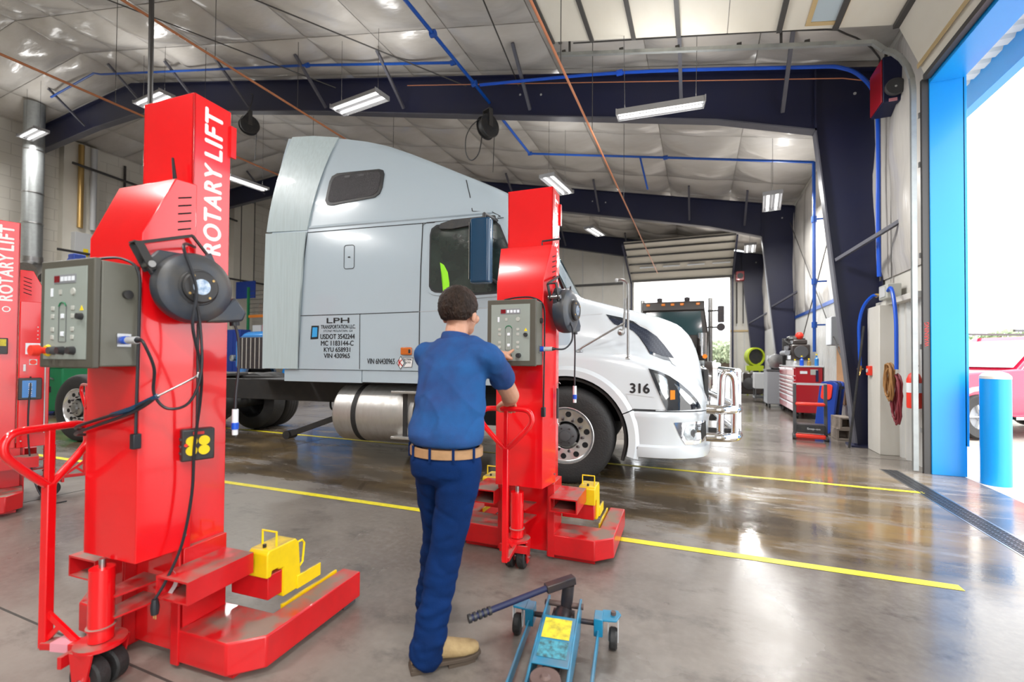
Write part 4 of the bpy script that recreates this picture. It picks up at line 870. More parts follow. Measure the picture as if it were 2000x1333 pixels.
decal('vent_rim', 'light_grey', [(.62, 1.735), (.75, 1.68), (.86, 1.59), (.96, 1.46), (1.075, 1.30), (1.10, 1.27), (1.06, 1.255), (1.02, 1.28), (.93, 1.44), (.83, 1.565), (.72, 1.66)], vhood, .0065, hv, 0, .05)
# headlight
HL = [(.775, 1.235), (.88, 1.205), (.98, 1.16), (1.08, 1.09), (1.17, 1.01), (1.24, .93), (1.275, .87), (1.29, .835), (1.1, .822), (.955, .815), (.90, .93)]
hl = decal('headlight', 'lens_dark', HL, vhood, .010, None, 0, .05)
decal('lens', 'lens', [(.83, 1.19), (.90, 1.17), (.955, 1.13), (.97, 1.05), (.975, .955), (.945, .925), (.91, .98)], vhood, .0135, hl, 0, .04)
decal('lens', 'lens', [(1.02, 1.09), (1.10, 1.03), (1.18, .955), (1.24, .88), (1.17, .88), (1.12, .93), (1.07, 1.0)], vhood, .0135, hl, 0, .04)
decal('turn_signal', 'amber', [(.985, 1.02), (1.03, 1.02), (1.03, .93), (.985, .925)], vhood, .0145, hl, 0, .04)
fit_text('fleet_number', '316', .185, .095, 'black_print', truck, (.60, -.008, .985), (1, 0, 0), (0, 0, 1), .05)
seam([(.56, .975), (.83, .945)], vhood, .006, 'light_grey'); seam([(.56, .975), (.58, .90), (.63, .82)], vhood, .006, 'light_grey'); seam([(.52, .815), (.95, .812)], vhood, .02)
seam([(-.1, 1.79), (.29, 1.82)], vhood, .005, 'light_grey')
# wheel arch lip
def ring_arc(r0, r1, v0, v1, a0, a1, n=26, c=(-.06, .50)):
    secs = []
    for i in range(n+1):
        a = R(a0+(a1-a0)*i/n); cs_, sn = math.cos(a), math.sin(a)
        secs.append([(c[0]+r0*cs_, v1, c[1]+r0*sn), (c[0]+r0*cs_, v0, c[1]+r0*sn), (c[0]+(r0*.4+r1*.6)*cs_, v0-.006, c[1]+(r0*.4+r1*.6)*sn), (c[0]+r1*cs_, v0+.03, c[1]+r1*sn), (c[0]+r1*cs_, v1, c[1]+r1*sn)])
    return B().loft(secs, closed=True)
ring_arc(.645, .755, -.03, .08, 25, 165).obj('fender_lip', 'truck_white_hood', truck, ang=40)
ring_arc(.645, .76, -.028, .06, -14, 24, 12).obj('fender_lip', 'truck_white_hood', truck, ang=40)
ring_arc(.60, .64, .02, .62, -20, 200).obj('wheel_liner', 'rubber', truck)
# bumper
BP = [(.59, .02), (.70, -.01), (.85, -.012), (1.0, .008), (1.12, .05), (1.22, .11), (1.30, .20), (1.36, .33), (1.40, .52), (1.42, .8), (1.43, TW/2)]; BP = BP+[(u, TW-v) for u, v in BP[-2::-1]]
PR = [(-.06, .805), (0, .80), (.012, .78), (.014, .74), (.004, .70), (0, .52), (-.004, .47), (.022, .45), (.026, .40), (.012, .345), (-.03, .33), (-.08, .33)]
secs = []
for i, (u, v) in enumerate(BP):
    a, c = Vector(BP[max(i-1, 0)]), Vector(BP[min(i+1, len(BP)-1)]); t = (c-a).normalized(); n = Vector((t.y, -t.x)); secs.append([(u+n.x*o+(.06*(1-(z-.33)/.47) if i == 0 else 0), v+n.y*o, z) for o, z in PR])
bb_ = B().loft(secs, closed=True); bumper = bb_.obj('bumper', 'truck_white_hood', truck, ang=30)
bbvh = BVHTree.FromPolygons([Vector(v) for v in bb_.v], bb_.f)
def vbump(u, z):
    h = bbvh.ray_cast(Vector((u, -1, z)), Vector((0, 1, 0))); return h[0].y if h[0] is not None else bbvh.find_nearest(Vector((u, .1, z)))[0].y
ci = decal('fog_lamp_insert', 'chrome', [(1.02, .70), (1.34, .71), (1.35, .60), (1.33, .50), (1.24, .475), (1.13, .48), (1.08, .56)], vbump, .006, bumper, 0, .04)
decal('fog_lamp', 'lens', [(1.14, .68), (1.24, .69), (1.24, .53), (1.15, .52), (1.11, .58)], vbump, .009, ci, 0, .04)
decal('torn_edge', 'frame_black', [(1.30, .68), (1.345, .70), (1.35, .56), (1.30, .51), (1.285, .60)], vbump, .009, ci, 0, .04)
decal('scuff', 'frame_black', [(.655, .56), (.665, .62), (.675, .52), (.67, .42), (.655, .44)], vbump, .004, bumper, 0, .04)
gr = B()
gr.box(1.37, 1.418, .66, TW-.66, .86, 1.22).obj('radiator_grille', 'frame_black', truck, bev=.01)
for z in (.92, 1.0, 1.08, 1.16): B().box(1.418, 1.426, .68, TW-.68, z-.012, z+.012).obj('grille_bar', 'chrome', truck)
# chrome grille guard
gd = thing_part('grille_guard', truck)
def guard_rail(z, r=.045):
    P = [(1.32, .06, z), (1.47, .06, z), (1.58, .13, z), (1.65, .35, z), (1.66, TW/2, z)]; P = P+[(u, TW-v, zz_) for u, v, zz_ in P[-2::-1]]
    return B().tube(smooth_path(P, 5), r, 12).obj('guard_rail', 'chrome', gd)
guard_rail(.84); guard_rail(.57)
for v in (.14, TW-.14): B().tube(smooth_path([(1.59, v, .57), (1.595, v, .8), (1.59, v, 1.08), (1.57, v, 1.17), (1.52, v, 1.20), (1.48, v, 1.16), (1.47, v, 1.0), (1.46, v, .57)], 5), .036, 12).obj('guard_hoop', 'chrome', gd)
for v in (.6, TW-.6): B().cyl((1.70, v, .5), (1.70, v, 1.2), .035).obj('guard_post', 'chrome', gd)
B().cyl((1.70, .6, 1.2), (1.70, TW-.6, 1.2), .035).obj('guard_rail', 'chrome', gd)
for v in (.5, TW-.5): B().box(1.3, 1.7, v-.02, v+.02, .5, .6).obj('guard_mount', 'frame_black', gd)
# fender mirrors and cab mirrors
fm = thing_part('fender_mirror', truck)
B().tube(smooth_path([(.575, .04, 1.33), (.575, .03, 1.7), (.575, .02, 2.05), (.56, .02, 2.11), (.52, .02, 2.14), (.47, .02, 2.14)], 5), .013, 8).obj('mirror_post', 'steel', fm)
B().tube([(.07, .06, 1.42), (.11, .05, 1.45), (.545, .025, 1.70)], .012, 8).obj('mirror_brace', 'steel', fm); B().tube([(.55, .03, 1.95), (.53, .03, 1.64), (.51, .03, 1.61)], .012, 8).obj('mirror_brace', 'steel', fm)
for p in ((.07, 1.41), (.575, 1.335)): B().lathe([(.045, 0), (.04, .012), (.012, .03)], (p[0], .06, p[1]-.01), (0, 0, 1), 16).obj('mirror_foot', 'steel', fm)
B().lathe([(.012, .03), (.03, .02), (.038, 0), (.03, -.006), (.01, -.01)], (.505, .02, 1.60), (0, -1, 0), 18).obj('mirror_knob', 'steel', fm); B().ball((.46, .02, 2.14), .02).obj('mirror_tip', 'light_grey', fm)
for s in (0, 1):
    v0_ = -.36 if s == 0 else TW+.36
    mm = B().prism(rrect(-1.0, -.775, v0_-.07, v0_+.07, .045, 4), 2.10, 2.77, 'z').obj('side_mirror', 'mirror_blue', truck, bev=.02, seg=3)
    vi = v0_+(.07 if s == 0 else -.07); ve = .05 if s == 0 else TW-.05
    B().tube([(-.86, v0_, 2.76), (-.86, v0_, 2.82), (-.84, ve, 2.86)], .02, 8).obj('mirror_arm', 'black_plastic', mm); B().tube([(-.86, vi, 2.2), (-.82, ve, 2.15)], .016, 8).obj('mirror_arm', 'black_plastic', mm)
    B().box(-1.006, -1.0, v0_-.055, v0_+.055, 2.14, 2.73).obj('mirror_pane', 'chrome', mm)
# wheels
def wheel(u, v, far=False, steer=True, side=-1):
    w = thing_part('wheel', truck); w.location = (u, v, .515); s = side
    prof = [(.30, .0), (.34, -.008), (.42, -.012), (.475, -.004), (.500, .02), (.513, .05), (.515, .15), (.513, .25), (.500, .285), (.475, .305), (.42, .31), (.34, .30), (.30, .29)]
    B().lathe([(r, h) for r, h in prof], (0, 0, 0), (0, -s, 0), 56, True).obj('tyre', 'rubber', w, ang=50)
    for h in (.085, .15, .215): B().lathe([(.5145, h-.005), (.5155, h-.005), (.5155, h+.005), (.5145, h+.005)], (0, 0, 0), (0, -s, 0), 56, True).obj('tread_groove', 'dark_void', w)
    for r in (.395, .455): B().lathe([(r-.004, -.0125), (r, -.0155), (r+.004, -.0125)], (0, 0, 0), (0, -s, 0), 56).obj('sidewall_ring', 'rubber', w) if False else None
    B().lathe([(.29, .02), (.30, -.002), (.292, -.004), (.275, .02), (.262, .028), (.15, .03), (.145, .034), (.145, .08), (.15, .10), (.29, .12)], (0, 0, 0), (0, -s, 0), 56, True).obj('rim', 'rim', w, ang=40)
    for i in range(10):
        a = 2*PI*i/10+.2; p = Vector((.222*math.cos(a), 0, .222*math.sin(a)))
        B().lathe([(.0, 0), (.022, 0), (.0295, -.0015), (.030, -.003), (.022, -.0025), (.0, -.001)][1:4]+[(.022, .004)], p+Vector((0, .0265*-s, 0)), (0, -s, 0), 16).obj('hand_hole', 'dark_void', w)
        q = Vector((.1675*math.cos(a+.31), 0, .1675*math.sin(a+.31))); B().cyl(q+Vector((0, .03*-s, 0)), q+Vector((0, .008*-s, 0)), .016, .013, 6).obj('lug_nut', 'jack_dark', w)
    B().lathe([(.12, .07), (.12, .0), (.10, -.012), (.06, -.015), (.055, -.04), (.02, -.045)], (0, 0, 0), (0, -s, 0), 28).obj('hub', 'dark_grey' if steer else 'steel', w, ang=30)
    for i in range(6):
        a = 2*PI*i/6; q = Vector((.085*math.cos(a), 0, .085*math.sin(a))); B().cyl(q+Vector((0, -.005*-s, 0)), q+Vector((0, -.022*-s, 0)), .008, n=6).obj('hub_bolt', 'jack_dark', w)
wheel(-.06, 0); wheel(-.06, TW, side=1)
for u in (-6.1, -7.55):
    for v, sd2 in ((0, -1), (TW, 1)): wheel(u, v, steer=False, side=sd2)
    for v in (.34, TW-.34): B().lathe([(.30, 0), (.42, -.012), (.5, .02), (.515, .15), (.5, .28), (.42, .31), (.30, .30)], (u, v, .515), (0, 1 if v < 1 else -1, 0), 48, True).obj('inner_tyre', 'rubber', truck)
    B().cyl((u, .3, .515), (u, TW-.3, .515), .09).ball((u, TW/2, .515), .22).obj('axle', 'frame_black', truck)
B().cyl((-.06, .3, .46), (-.06, TW-.3, .46), .06).obj('axle', 'frame_black', truck)
# frame, tanks, steps
for v in (.78, TW-.78): B().box(-8.35, 1.25, v-.045, v+.045, .68, .98).obj('frame_rail', 'frame_black', truck, bev=.006)
for u in (-8.3, -5.2, -4.6, -3.4): B().box(u, u+.12, .8, TW-.8, .72, .94).obj('cross_member', 'frame_black', truck)
B().box(-7.6, -6.1, .7, TW-.7, .98, 1.03).cyl((-6.8, TW/2, 1.03), (-6.8, TW/2, 1.1), .5).obj('fifth_wheel', 'frame_black', truck, bev=.01)
B().box(-4.7, -3.95, .45, TW-.45, .985, 1.0).obj('deck_plate', 'frame_black', truck)
for v, s in ((.36, -1), (TW-.36, 1)):
    tk = B().lathe([(.30, 0), (.345, .012), (.36, .035), (.36, 1.415), (.345, 1.438), (.30, 1.45)], (-2.99, v, .62), (1, 0, 0), 48).obj('fuel_tank', 'tank', truck)
    for u in (-2.70, -1.86): B().lathe([(.360, 0), (.366, 0), (.366, .065), (.360, .065)], (u, v, .62), (1, 0, 0), 48, True).obj('tank_strap', 'rubber', tk)
    for z in (.905, .375):
        B().box(-2.10, -1.2, min(v+s*.24, v+s*.44), max(v+s*.24, v+s*.44), z, z+.03).obj('step', 'aluminium', tk, bev=.004)
    for u in (-1.95, -1.35): B().bar((u, v+s*.37, .36), (u, v+s*.37, .92), .05, .02).obj('step_bracket', 'frame_black', tk)
B().bar((-3.0, .5, .60), (-4.1, .55, .22), .07, .07).cyl((-4.1, .48, .22), (-4.1, .64, .22), .06).obj('torque_arm', 'frame_black', truck)
for i in range(3): B().tube(smooth_path([(-3.3-.08*i, .6, .72), (-3.25-.08*i, .55, .62), (-3.15-.08*i, .55, .56)]), .014, 6).obj('air_line', 'frame_black', truck)
B().box(-.9, .9, .55, TW-.55, .62, 1.3).box(-1.5, -.6, .2, TW-.2, .55, 1.17).obj('engine_bay', 'dark_void', truck)
# ------------------------------------------------------------------ the man
man = thing('person', 'man in blue work shirt and jeans seen from behind, one hand on the lift handle', 'person', (-1.06, 1.8, 0))
MO = Vector((-1.06, 1.8, 0))
def remesh(b, name, m, voxel, smooth=4, disp=None, parent=man):
    me = bpy.data.meshes.new('tmp'); me.from_pydata([tuple(Vector(v)-MO) for v in b.v], [], b.f); me.update()
    bm = bmesh.new(); bm.from_mesh(me); bmesh.ops.recalc_face_normals(bm, faces=bm.faces); bm.to_mesh(me); bm.free()
    o = bpy.data.objects.new('tmp', me); COL.objects.link(o)
    r = o.modifiers.new('r', 'REMESH'); r.mode = 'VOXEL'; r.voxel_size = voxel; r.adaptivity = 0
    if smooth: s = o.modifiers.new('s', 'SMOOTH'); s.iterations = smooth; s.factor = .5
    m2 = bpy.data.meshes.new_from_object(o.evaluated_get(bpy.context.evaluated_depsgraph_get())); bpy.data.objects.remove(o)
    if disp:
        nr = [v.normal.copy() for v in m2.vertices]
        for v, n in zip(m2.vertices, nr): v.co += n*disp(v.co+MO)
    m2.polygons.foreach_set('use_smooth', [True]*len(m2.polygons)); m2.materials.clear(); m2.materials.append(M(m)); m2.name = name
    f = bpy.data.objects.new(name, m2); COL.objects.link(f); f.parent = parent; return f
def limb(b, pts, n=14):      # pts: (x, y, z, r); densified tapering tube with round ends
    P = [Vector(p[:3]) for p in pts]; D = smooth_path(P, 5); K = len(pts)-1; rad = []
    for i in range(len(D)):
        t = i/5; k = min(int(t), K-1); f = t-k; rad.append(pts[k][3]+(pts[k+1][3]-pts[k][3])*f)
    b.tube(D, rad, n); b.ball(P[0], pts[0][3], n); b.ball(P[-1], pts[-1][3], n); return b
def trunk(b, secs, n=28):    # secs: (cx, cy, z, a, b)
    S = []
    for cx, cy, z, a, c in secs: S.append([(cx+a*math.copysign(abs(math.cos(2*PI*i/n))**.85, math.cos(2*PI*i/n)), cy+c*math.copysign(abs(math.sin(2*PI*i/n))**.85, math.sin(2*PI*i/n)), z) for i in range(n)])
    b.loft(S, closed=True); return b
SHR, ELR, WRR = (-.905, 1.90, 1.345), (-.885, 2.135, 1.14), (-1.0, 2.375, 1.085)
SHL, ELL, WRL = (-1.238, 1.93, 1.335), (-1.26, 2.21, 1.26), (-1.12, 2.45, 1.345)
HC = Vector((-1.092, 1.965, 1.548))       # head centre
# skin: head, neck, arms, hands and the hidden body core as one surface
sk_ = B()
sk_.ball(HC+Vector((0, -.012, .03)), .098, 24, (.80, .98, .86)); sk_.ball(HC+Vector((.004, .035, -.03)), .075, 20, (.84, .86, 1.05)); sk_.ball(HC+Vector((.006, .06, -.075)), .045, 16, (.95, .85, .75))
sk_.ball(HC+Vector((.01, .098, -.012)), .018, 12, (.75, 1, 1.5)); sk_.ball(HC+Vector((.008, .083, -.062)), .02, 12, (1.2, .7, .5)); sk_.ball(HC+Vector((.006, .078, .028)), .03, 12, (1.7, .6, .5))
for s in (-1, 1): sk_.ball(HC+Vector((s*.080, .002, -.018)), .03, 14, (.38, .72, 1.12)); sk_.ball(HC+Vector((s*.045+.005, .07, -.025)), .025, 12)
limb(sk_, [(-1.085, 1.905, 1.36, .062), (-1.087, 1.925, 1.43, .056), (-1.09, 1.95, 1.50, .054)])
limb(sk_, [SHR+(.055,), tuple((Vector(SHR)+Vector(ELR))/2)+(.05,), ELR+(.044,)]); limb(sk_, [ELR+(.044,), tuple(Vector(ELR).lerp(Vector(WRR), .35))+(.046,), tuple(Vector(ELR).lerp(Vector(WRR), .75))+(.034,), WRR+(.028,)])
limb(sk_, [SHL+(.055,), tuple((Vector(SHL)+Vector(ELL))/2)+(.05,), ELL+(.044,)]); limb(sk_, [ELL+(.044,), tuple(Vector(ELL).lerp(Vector(WRL), .35))+(.045,), tuple(Vector(ELL).lerp(Vector(WRL), .75))+(.034,), WRL+(.028,)])
trunk(sk_, [(-1.06, 1.80, .86, .12, .09), (-1.06, 1.815, 1.0, .12, .085), (-1.075, 1.86, 1.2, .14, .09), (-1.085, 1.90, 1.34, .15, .07), (-1.085, 1.905, 1.39, .06, .05)])
limb(sk_, [(-.985, 1.80, .88, .07), (-1.03, 1.762, .5, .045), (-1.075, 1.69, .1, .035)]); limb(sk_, [(-1.14, 1.82, .88, .07), (-1.17, 1.92, .5, .045), (-1.26, 2.0, .1, .035)])
# right hand closed round the handle bar (bar runs along x at y 2.465, z 1.03)
sk_.ball((-1.03, 2.425, 1.068), .042, 16, (1.0, .95, .42)); limb(sk_, [WRR+(.028,), (-1.02, 2.405, 1.075, .027)])
for i, (x, q) in enumerate(((-1.066, .98), (-1.044, 1.06), (-1.022, 1.0), (-1.001, .86))):
    limb(sk_, [(x, 2.44, 1.068, .0105), (x-.002, 2.474, 1.066*1, .0100), (x-.003, 2.494, 1.045, .0095), (x-.003, 2.492, 1.045-.025*q, .009), (x-.003, 2.478, 1.045-.037*q, .0082)], 10)
limb(sk_, [(-1.058, 2.41, 1.062, .014), (-1.083, 2.425, 1.045, .012), (-1.092, 2.447, 1.025, .0105), (-1.086, 2.468, 1.012, .009)], 10)
# left hand: index finger on a key, the other fingers curled
sk_.ball((-1.092, 2.505, 1.352), .041, 16, (.95, 1.05, .5)); limb(sk_, [WRL+(.028,), (-1.10, 2.48, 1.35, .027)])
for i, (x, q) in enumerate(((-1.115, .85), (-1.095, .95), (-1.075, 1.0))):
    limb(sk_, [(x, 2.53, 1.358, .0105), (x+.002, 2.558, 1.352, .010), (x+.003, 2.562, 1.330, .0092), (x+.002, 2.544, 1.322, .0085)], 10)
limb(sk_, [(-1.056, 2.525, 1.362, .0105), (-1.052, 2.552, 1.372, .0095), (-1.05, 2.568, 1.378, .0085)], 10)
limb(sk_, [(-1.066, 2.495, 1.338, .014), (-1.048, 2.522, 1.328, .0115), (-1.052, 2.546, 1.325, .0095)], 10)
body = remesh(sk_, 'body', 'skin', .0052, 3)
for s in (-1, 1):
    e = B().ball(HC-MO+Vector((s*.032+.006, .083, .004)), .0125, 14); eo = e.obj('eye', 'white_print', man); B().ball(HC-MO+Vector((s*.032+.006, .0925, .004)), .006, 10).obj('iris', 'sole', eo)
    B().tube([HC-MO+Vector((s*.018+.006, .098, .028)), HC-MO+Vector((s*.036+.006, .093, .033)), HC-MO+Vector((s*.052+.006, .082, .026))], .004, 6).obj('eyebrow', 'hair', man)
B().tube([HC-MO+Vector((-.016, .097, -.062)), HC-MO+Vector((.008, .103, -.06)), HC-MO+Vector((.03, .096, -.062))], .0045, 8).obj('lips', 'pink', man)
# hair
hv_, hf = [], []; nu, nv = 56, 40
for j in range(nv+1):
    for i in range(nu):
        th = PI*j/nv; ph = 2*PI*i/nu; d = Vector((math.sin(th)*math.sin(ph), -math.sin(th)*math.cos(ph), math.cos(th)))   # ph = 0 is the back of the head
        back = -d.y; c = d.z
        line_ = -.86+.45*max(0, -back+.1)*1.0+(1.55*max(0, -back-.25))     # hairline height falls towards the nape
        line_ += .35*max(0, 1-abs(back+.05)/.28)*(1 if abs(d.x) > .5 else 0)*.9   # cut out round the ears
        k = min(1, max(0, (c-line_)/.30)); k = k*k*(3-2*k)
        base = Vector((d.x*.0835, d.y*.103, d.z*.094)); rough_ = 1+.03*noise.noise(d*8)+.035*noise.noise(Vector((d.x*26, d.y*26, d.z*9)))
        ext = 1.10+.06*max(0, c)+.03*max(0, -back)*max(0, c)
        hv_.append(HC-MO+Vector((0, -.012, .026))+base*(.86+(ext*rough_-.86)*k))
for j in range(nv):
    for i in range(nu): hf.append((j*nu+i, j*nu+(i+1) % nu, (j+1)*nu+(i+1) % nu, (j+1)*nu+i))
hb2 = B(); hb2._add(hv_, hf); hb2.obj('hair', 'hair', man, ang=180)
# shirt
def folds(a, sc, st):
    def f(p): return a*(noise.noise(Vector((p.x*st[0], p.y*st[1], p.z*st[2]))*sc)+.5*noise.noise(Vector((p.x*st[0]+9, p.y*st[1], p.z*st[2]))*sc*2.1))
    return f
sh = B()
trunk(sh, [(-1.058, 1.80, .935, .140, .108), (-1.058, 1.80, .942, .160, .126), (-1.06, 1.803, .965, .172, .140), (-1.06, 1.81, 1.0, .170, .142), (-1.063, 1.825, 1.06, .163, .132), (-1.072, 1.855, 1.18, .167, .126), (-1.08, 1.885, 1.29, .175, .118), (-1.084, 1.90, 1.355, .16, .092), (-1.085, 1.905, 1.40, .105, .075), (-1.086, 1.912, 1.425, .068, .066)])
limb(sh, [(-.95, 1.90, 1.335, .075), SHR[:2]+(1.335, .072), tuple(Vector(SHR).lerp(Vector(ELR), .3)+Vector((.004, 0, 0)))+(.068,), tuple(Vector(SHR).lerp(Vector(ELR), .55)+Vector((.004, 0, 0)))+(.066,)])
limb(sh, [(-1.22, 1.92, 1.335, .075), SHL[:2]+(1.335, .072), tuple(Vector(SHL).lerp(Vector(ELL), .3))+(.068,), tuple(Vector(SHL).lerp(Vector(ELL), .6))+(.068,)])
for S_ in (SHR, SHL): limb(sh, [(-1.085, 1.908, 1.385, .06), tuple((Vector((-1.085, 1.905, 1.38))+Vector(S_))/2)+(.068,), tuple(Vector(S_)+Vector((0, 0, -.008)))+(.064,)])
def ridge(p, q): return (1-min(1, abs(noise.noise(q))*2.2))**3
def f3(p): return .009*ridge(p, Vector((p.x*5+p.z*5, p.y*4, p.z*2.2-p.x*3)))*(.4+max(0, min(1, (1.25-p.z)/.3)))-.006*ridge(p, Vector((p.x*7-p.z*6+4, p.y*5, p.z*4+p.x*2)))
f1 = folds(.010, 5.5, (1.5, 1.5, .7)); f2 = folds(.0055, 15, (1.2, 1.2, .55))
shirt = remesh(sh, 'shirt', 'shirt', .0085, 7, lambda p: (f1(p)+f2(p)+f3(p)+.004*math.sin(p.x*30+p.z*26+6*noise.noise(p*4))*max(0, min(1, (1.2-p.z)/.2)))*max(0, min(1, (p.z-.945)/.06)))
# collar
cp = []
for i in range(25):
    a = 2*PI*i/24; cp.append([(-1.088-MO.x+.066*math.sin(a)*k, 1.922-MO.y-.066*math.cos(a)*k+.010*dz, z+.012*(math.cos(a)-1)*1.2) for k, z, dz in ((1.12, 1.415, 0), (1.06, 1.448, .6), (1.02, 1.455, .7), (1.0, 1.44, .5), (1.0, 1.41, 0))])
B().loft(cp, cap=False, closed=True).obj('collar', 'shirt', man, ang=60)
# trousers
tr_ = B()
trunk(tr_, [(-1.06, 1.80, .925, .148, .113), (-1.06, 1.798, .905, .152, .119), (-1.06, 1.793, .87, .162, .128), (-1.06, 1.79, .81, .158, .12), (-1.065, 1.795, .77, .12, .09)])
limb(tr_, [(-.985, 1.795, .85, .098), (-.995, 1.785, .74, .096), (-1.015, 1.77, .60, .084), (-1.032, 1.757, .48, .078), (-1.05, 1.728, .33, .075), (-1.066, 1.70, .17, .073), (-1.078, 1.685, .075, .078)], 18)
limb(tr_, [(-1.135, 1.81, .85, .096), (-1.145, 1.84, .74, .092), (-1.158, 1.885, .60, .082), (-1.172, 1.925, .48, .076), (-1.21, 1.955, .33, .073), (-1.245, 1.985, .17, .072), (-1.262, 1.995, .075, .075)], 18)
g1 = folds(.007, 6, (1.2, 1.2, .9)); g2 = folds(.0075, 9, (.8, .8, 2.2))
remesh(tr_, 'trousers', 'pants', .0085, 5, lambda p: (g1(p)+g2(p)*(.35+1.5*max(0, min(1, (.55-p.z)/.4)))-.005*ridge(p, Vector((p.x*6+p.z*7, p.y*5, p.z*5-p.x*4))))*max(.15, min(1, (.88-p.z)/.08)))
seam_p = [Vector((-.902, 1.75, .86))-MO, Vector((-.915, 1.735, .7))-MO, Vector((-.955, 1.71, .5))-MO, Vector((-.985, 1.68, .3))-MO, Vector((-1.005, 1.645, .1))-MO]
# belt and loops
bt = []
for i in range(41):
    a = 2*PI*i/40; c, s = math.cos(a), math.sin(a); bt.append([(.160*k*c, .126*k*s, z) for k, z in ((.98, .893), (1.075, .895), (1.075, .931), (.98, .933))])
belt = B().loft(bt, cap=False, closed=True).obj('belt', 'leather', man, ang=40)
for a in (-160, -125, -90, -55, -20, 60, 120): B().bar((.175*math.cos(R(a)), .138*math.sin(R(a)), .88), (.175*math.cos(R(a)), .138*math.sin(R(a)), .942), .010, .006).obj('belt_loop', 'pants', belt)
# back pockets
for s, x in ((1, .075), (-1, -.06)): B().loft([[(x-.058, -.135+.012*abs(x), .80), (x+.058, -.122, .80)], [(x-.058, -.13, .725), (x, -.14, .705)], ][:1]+[[(x-.055, -.132, .72), (x+.055, -.118, .72)]], cap=False).obj('back_pocket', 'pants', man) if False else None
# boots
def boot(loc, rz):
    b = thing_part('boot', man); b.location = Vector(loc)-MO; b.rotation_euler = (0, 0, rz); n = 18; secs = []
    for y, w, h, z0 in ((-.082, .022, .045, .03), (-.075, .034, .10, .03), (-.05, .040, .125, .03), (-.01, .040, .125, .03), (.04, .040, .10, .028), (.09, .046, .078, .022), (.14, .049, .062, .02), (.18, .043, .052, .02), (.205, .030, .042, .022), (.215, .012, .03, .025)):
        secs.append([(w*math.cos(2*PI*i/n), y, z0+h*.5+h*.5*math.sin(2*PI*i/n)*(1 if math.sin(2*PI*i/n) > 0 else 1)) for i in range(n)])
    B().loft(secs, closed=True).obj('upper', 'suede', b, ang=60)
    sp = [(-.036, -.085), (.036, -.085), (.044, -.04), (.041, .03), (.049, .10), (.052, .15), (.044, .195), (.02, .222), (-.02, .222), (-.044, .195), (-.052, .15), (-.049, .10), (-.041, .03), (-.044, -.04)]
    B().prism(sp, .014, .032, 'z').obj('sole', 'sole', b, bev=.003); B().prism([(-.038, -.088), (.038, -.088), (.042, -.01), (-.042, -.01)], 0, .018, 'z').obj('heel', 'sole', b, bev=.003)
    B().prism([(-.048, .07), (.048, .07), (.05, .15), (.042, .19), (-.042, .19), (-.05, .15)], 0, .014, 'z').obj('tread', 'sole', b)
    for y in (.035, .055, .075): B().tube([(-.04, y, .075), (-.02, y+.004, .112-(y-.03)*.5), (.02, y+.004, .112-(y-.03)*.5), (.04, y, .075)], .004, 6).obj('crease', 'suede', b)
boot((-1.07, 1.70, 0), R(-46)); boot((-1.262, 2.0, 0), R(18))
# ------------------------------------------------------------------ floor jack
jk = thing('floor_jack', 'teal floor jack with yellow label and black handle on the floor by the boot', 'floor jack', (-.56, 1.9, 0), R(8))
for s in (-1, 1):
    B().prism([(-.42, .06), (-.40, .11), (-.1, .175), (.12, .19), (.21, .20), (.23, .19), (.22, .13), (.15, .06)], s*.075-.005, s*.075+.005, 'x').obj('side_plate', 'jack_teal', jk, bev=.003)
    B().prism([(.075, -.40), (.16, -.30), (.165, .17), (.155, .17), (.15, -.29), (.075, -.38)] if s > 0 else [(-.075, -.40), (-.075, -.38), (-.15, -.29), (-.155, .17), (-.165, .17), (-.16, -.30)], .05, .10, 'z').obj('outrigger', 'jack_teal', jk, bev=.003)
    B().cyl((s*.075, .19, .11), (s*.16, .19, .11), .012).obj('cross_pin', 'jack_dark', jk)
    B().box(min(s*.14, s*.18), max(s*.14, s*.18), .15, .23, .07, .15).obj('caster_arm', 'jack_teal', jk, bev=.003)
    cp2 = B().prism([(s*.165, .16), (s*.24, .17), (s*.26, .23), (s*.245, .26), (s*.175, .25)], .135, .145, 'z').obj('caster_bracket', 'jack_teal', jk, bev=.003)
    B().cyl((s*.225, .215, .145), (s*.225, .215, .16), .012, n=6).obj('swivel_nut', 'rusty', cp2)
    for q in (-1, 1): B().prism([(.19, .135), (.245, .135), (.215, .035), (.19, .035)], s*.225+q*.022-.002, s*.225+q*.022+.002, 'x').obj('caster_cheek', 'light_grey', cp2)
    B().lathe([(.01, -.018), (.04, -.018), (.047, -.01), (.047, .01), (.04, .018), (.01, .018)], (s*.225, .2, .047), (1, 0, 0), 24).obj('caster_wheel', 'rubber', jk)
    B().lathe([(.01, -.02), (.045, -.02), (.05, -.012), (.05, .012), (.045, .02), (.01, .02)], (s*.11, -.4, .05), (1, 0, 0), 24).obj('front_wheel', 'jack_dark', jk)
cv = B().prism([(-.22, .150), (.05, .19), (.05, .196), (-.22, .156)], -.072, .072, 'x').obj('cover_plate', 'jack_teal', jk, bev=.003)
def onc(y): return .1565+.04*(y+.22)/.27
for y0, y1, m, nm in ((-.085, .03, 'label_yellow', 'yellow_label'), (-.185, -.095, 'label_worn', 'worn_print')):
    B()._add([(-.058, y0, onc(y0)+.001), (.058, y0, onc(y0)+.001), (.058, y1, onc(y1)+.001), (-.058, y1, onc(y1)+.001)], [(0, 1, 2, 3)]).obj(nm, m, cv)
B().cyl((-.09, .19, .175), (.09, .19, .175), .013).obj('pivot_shaft', 'rusty', jk); B().cyl((0, .06, .13), (0, .2, .14), .04).box(-.05, .05, .12, .2, .08, .15).obj('pump_body', 'jack_dark', jk, bev=.004)
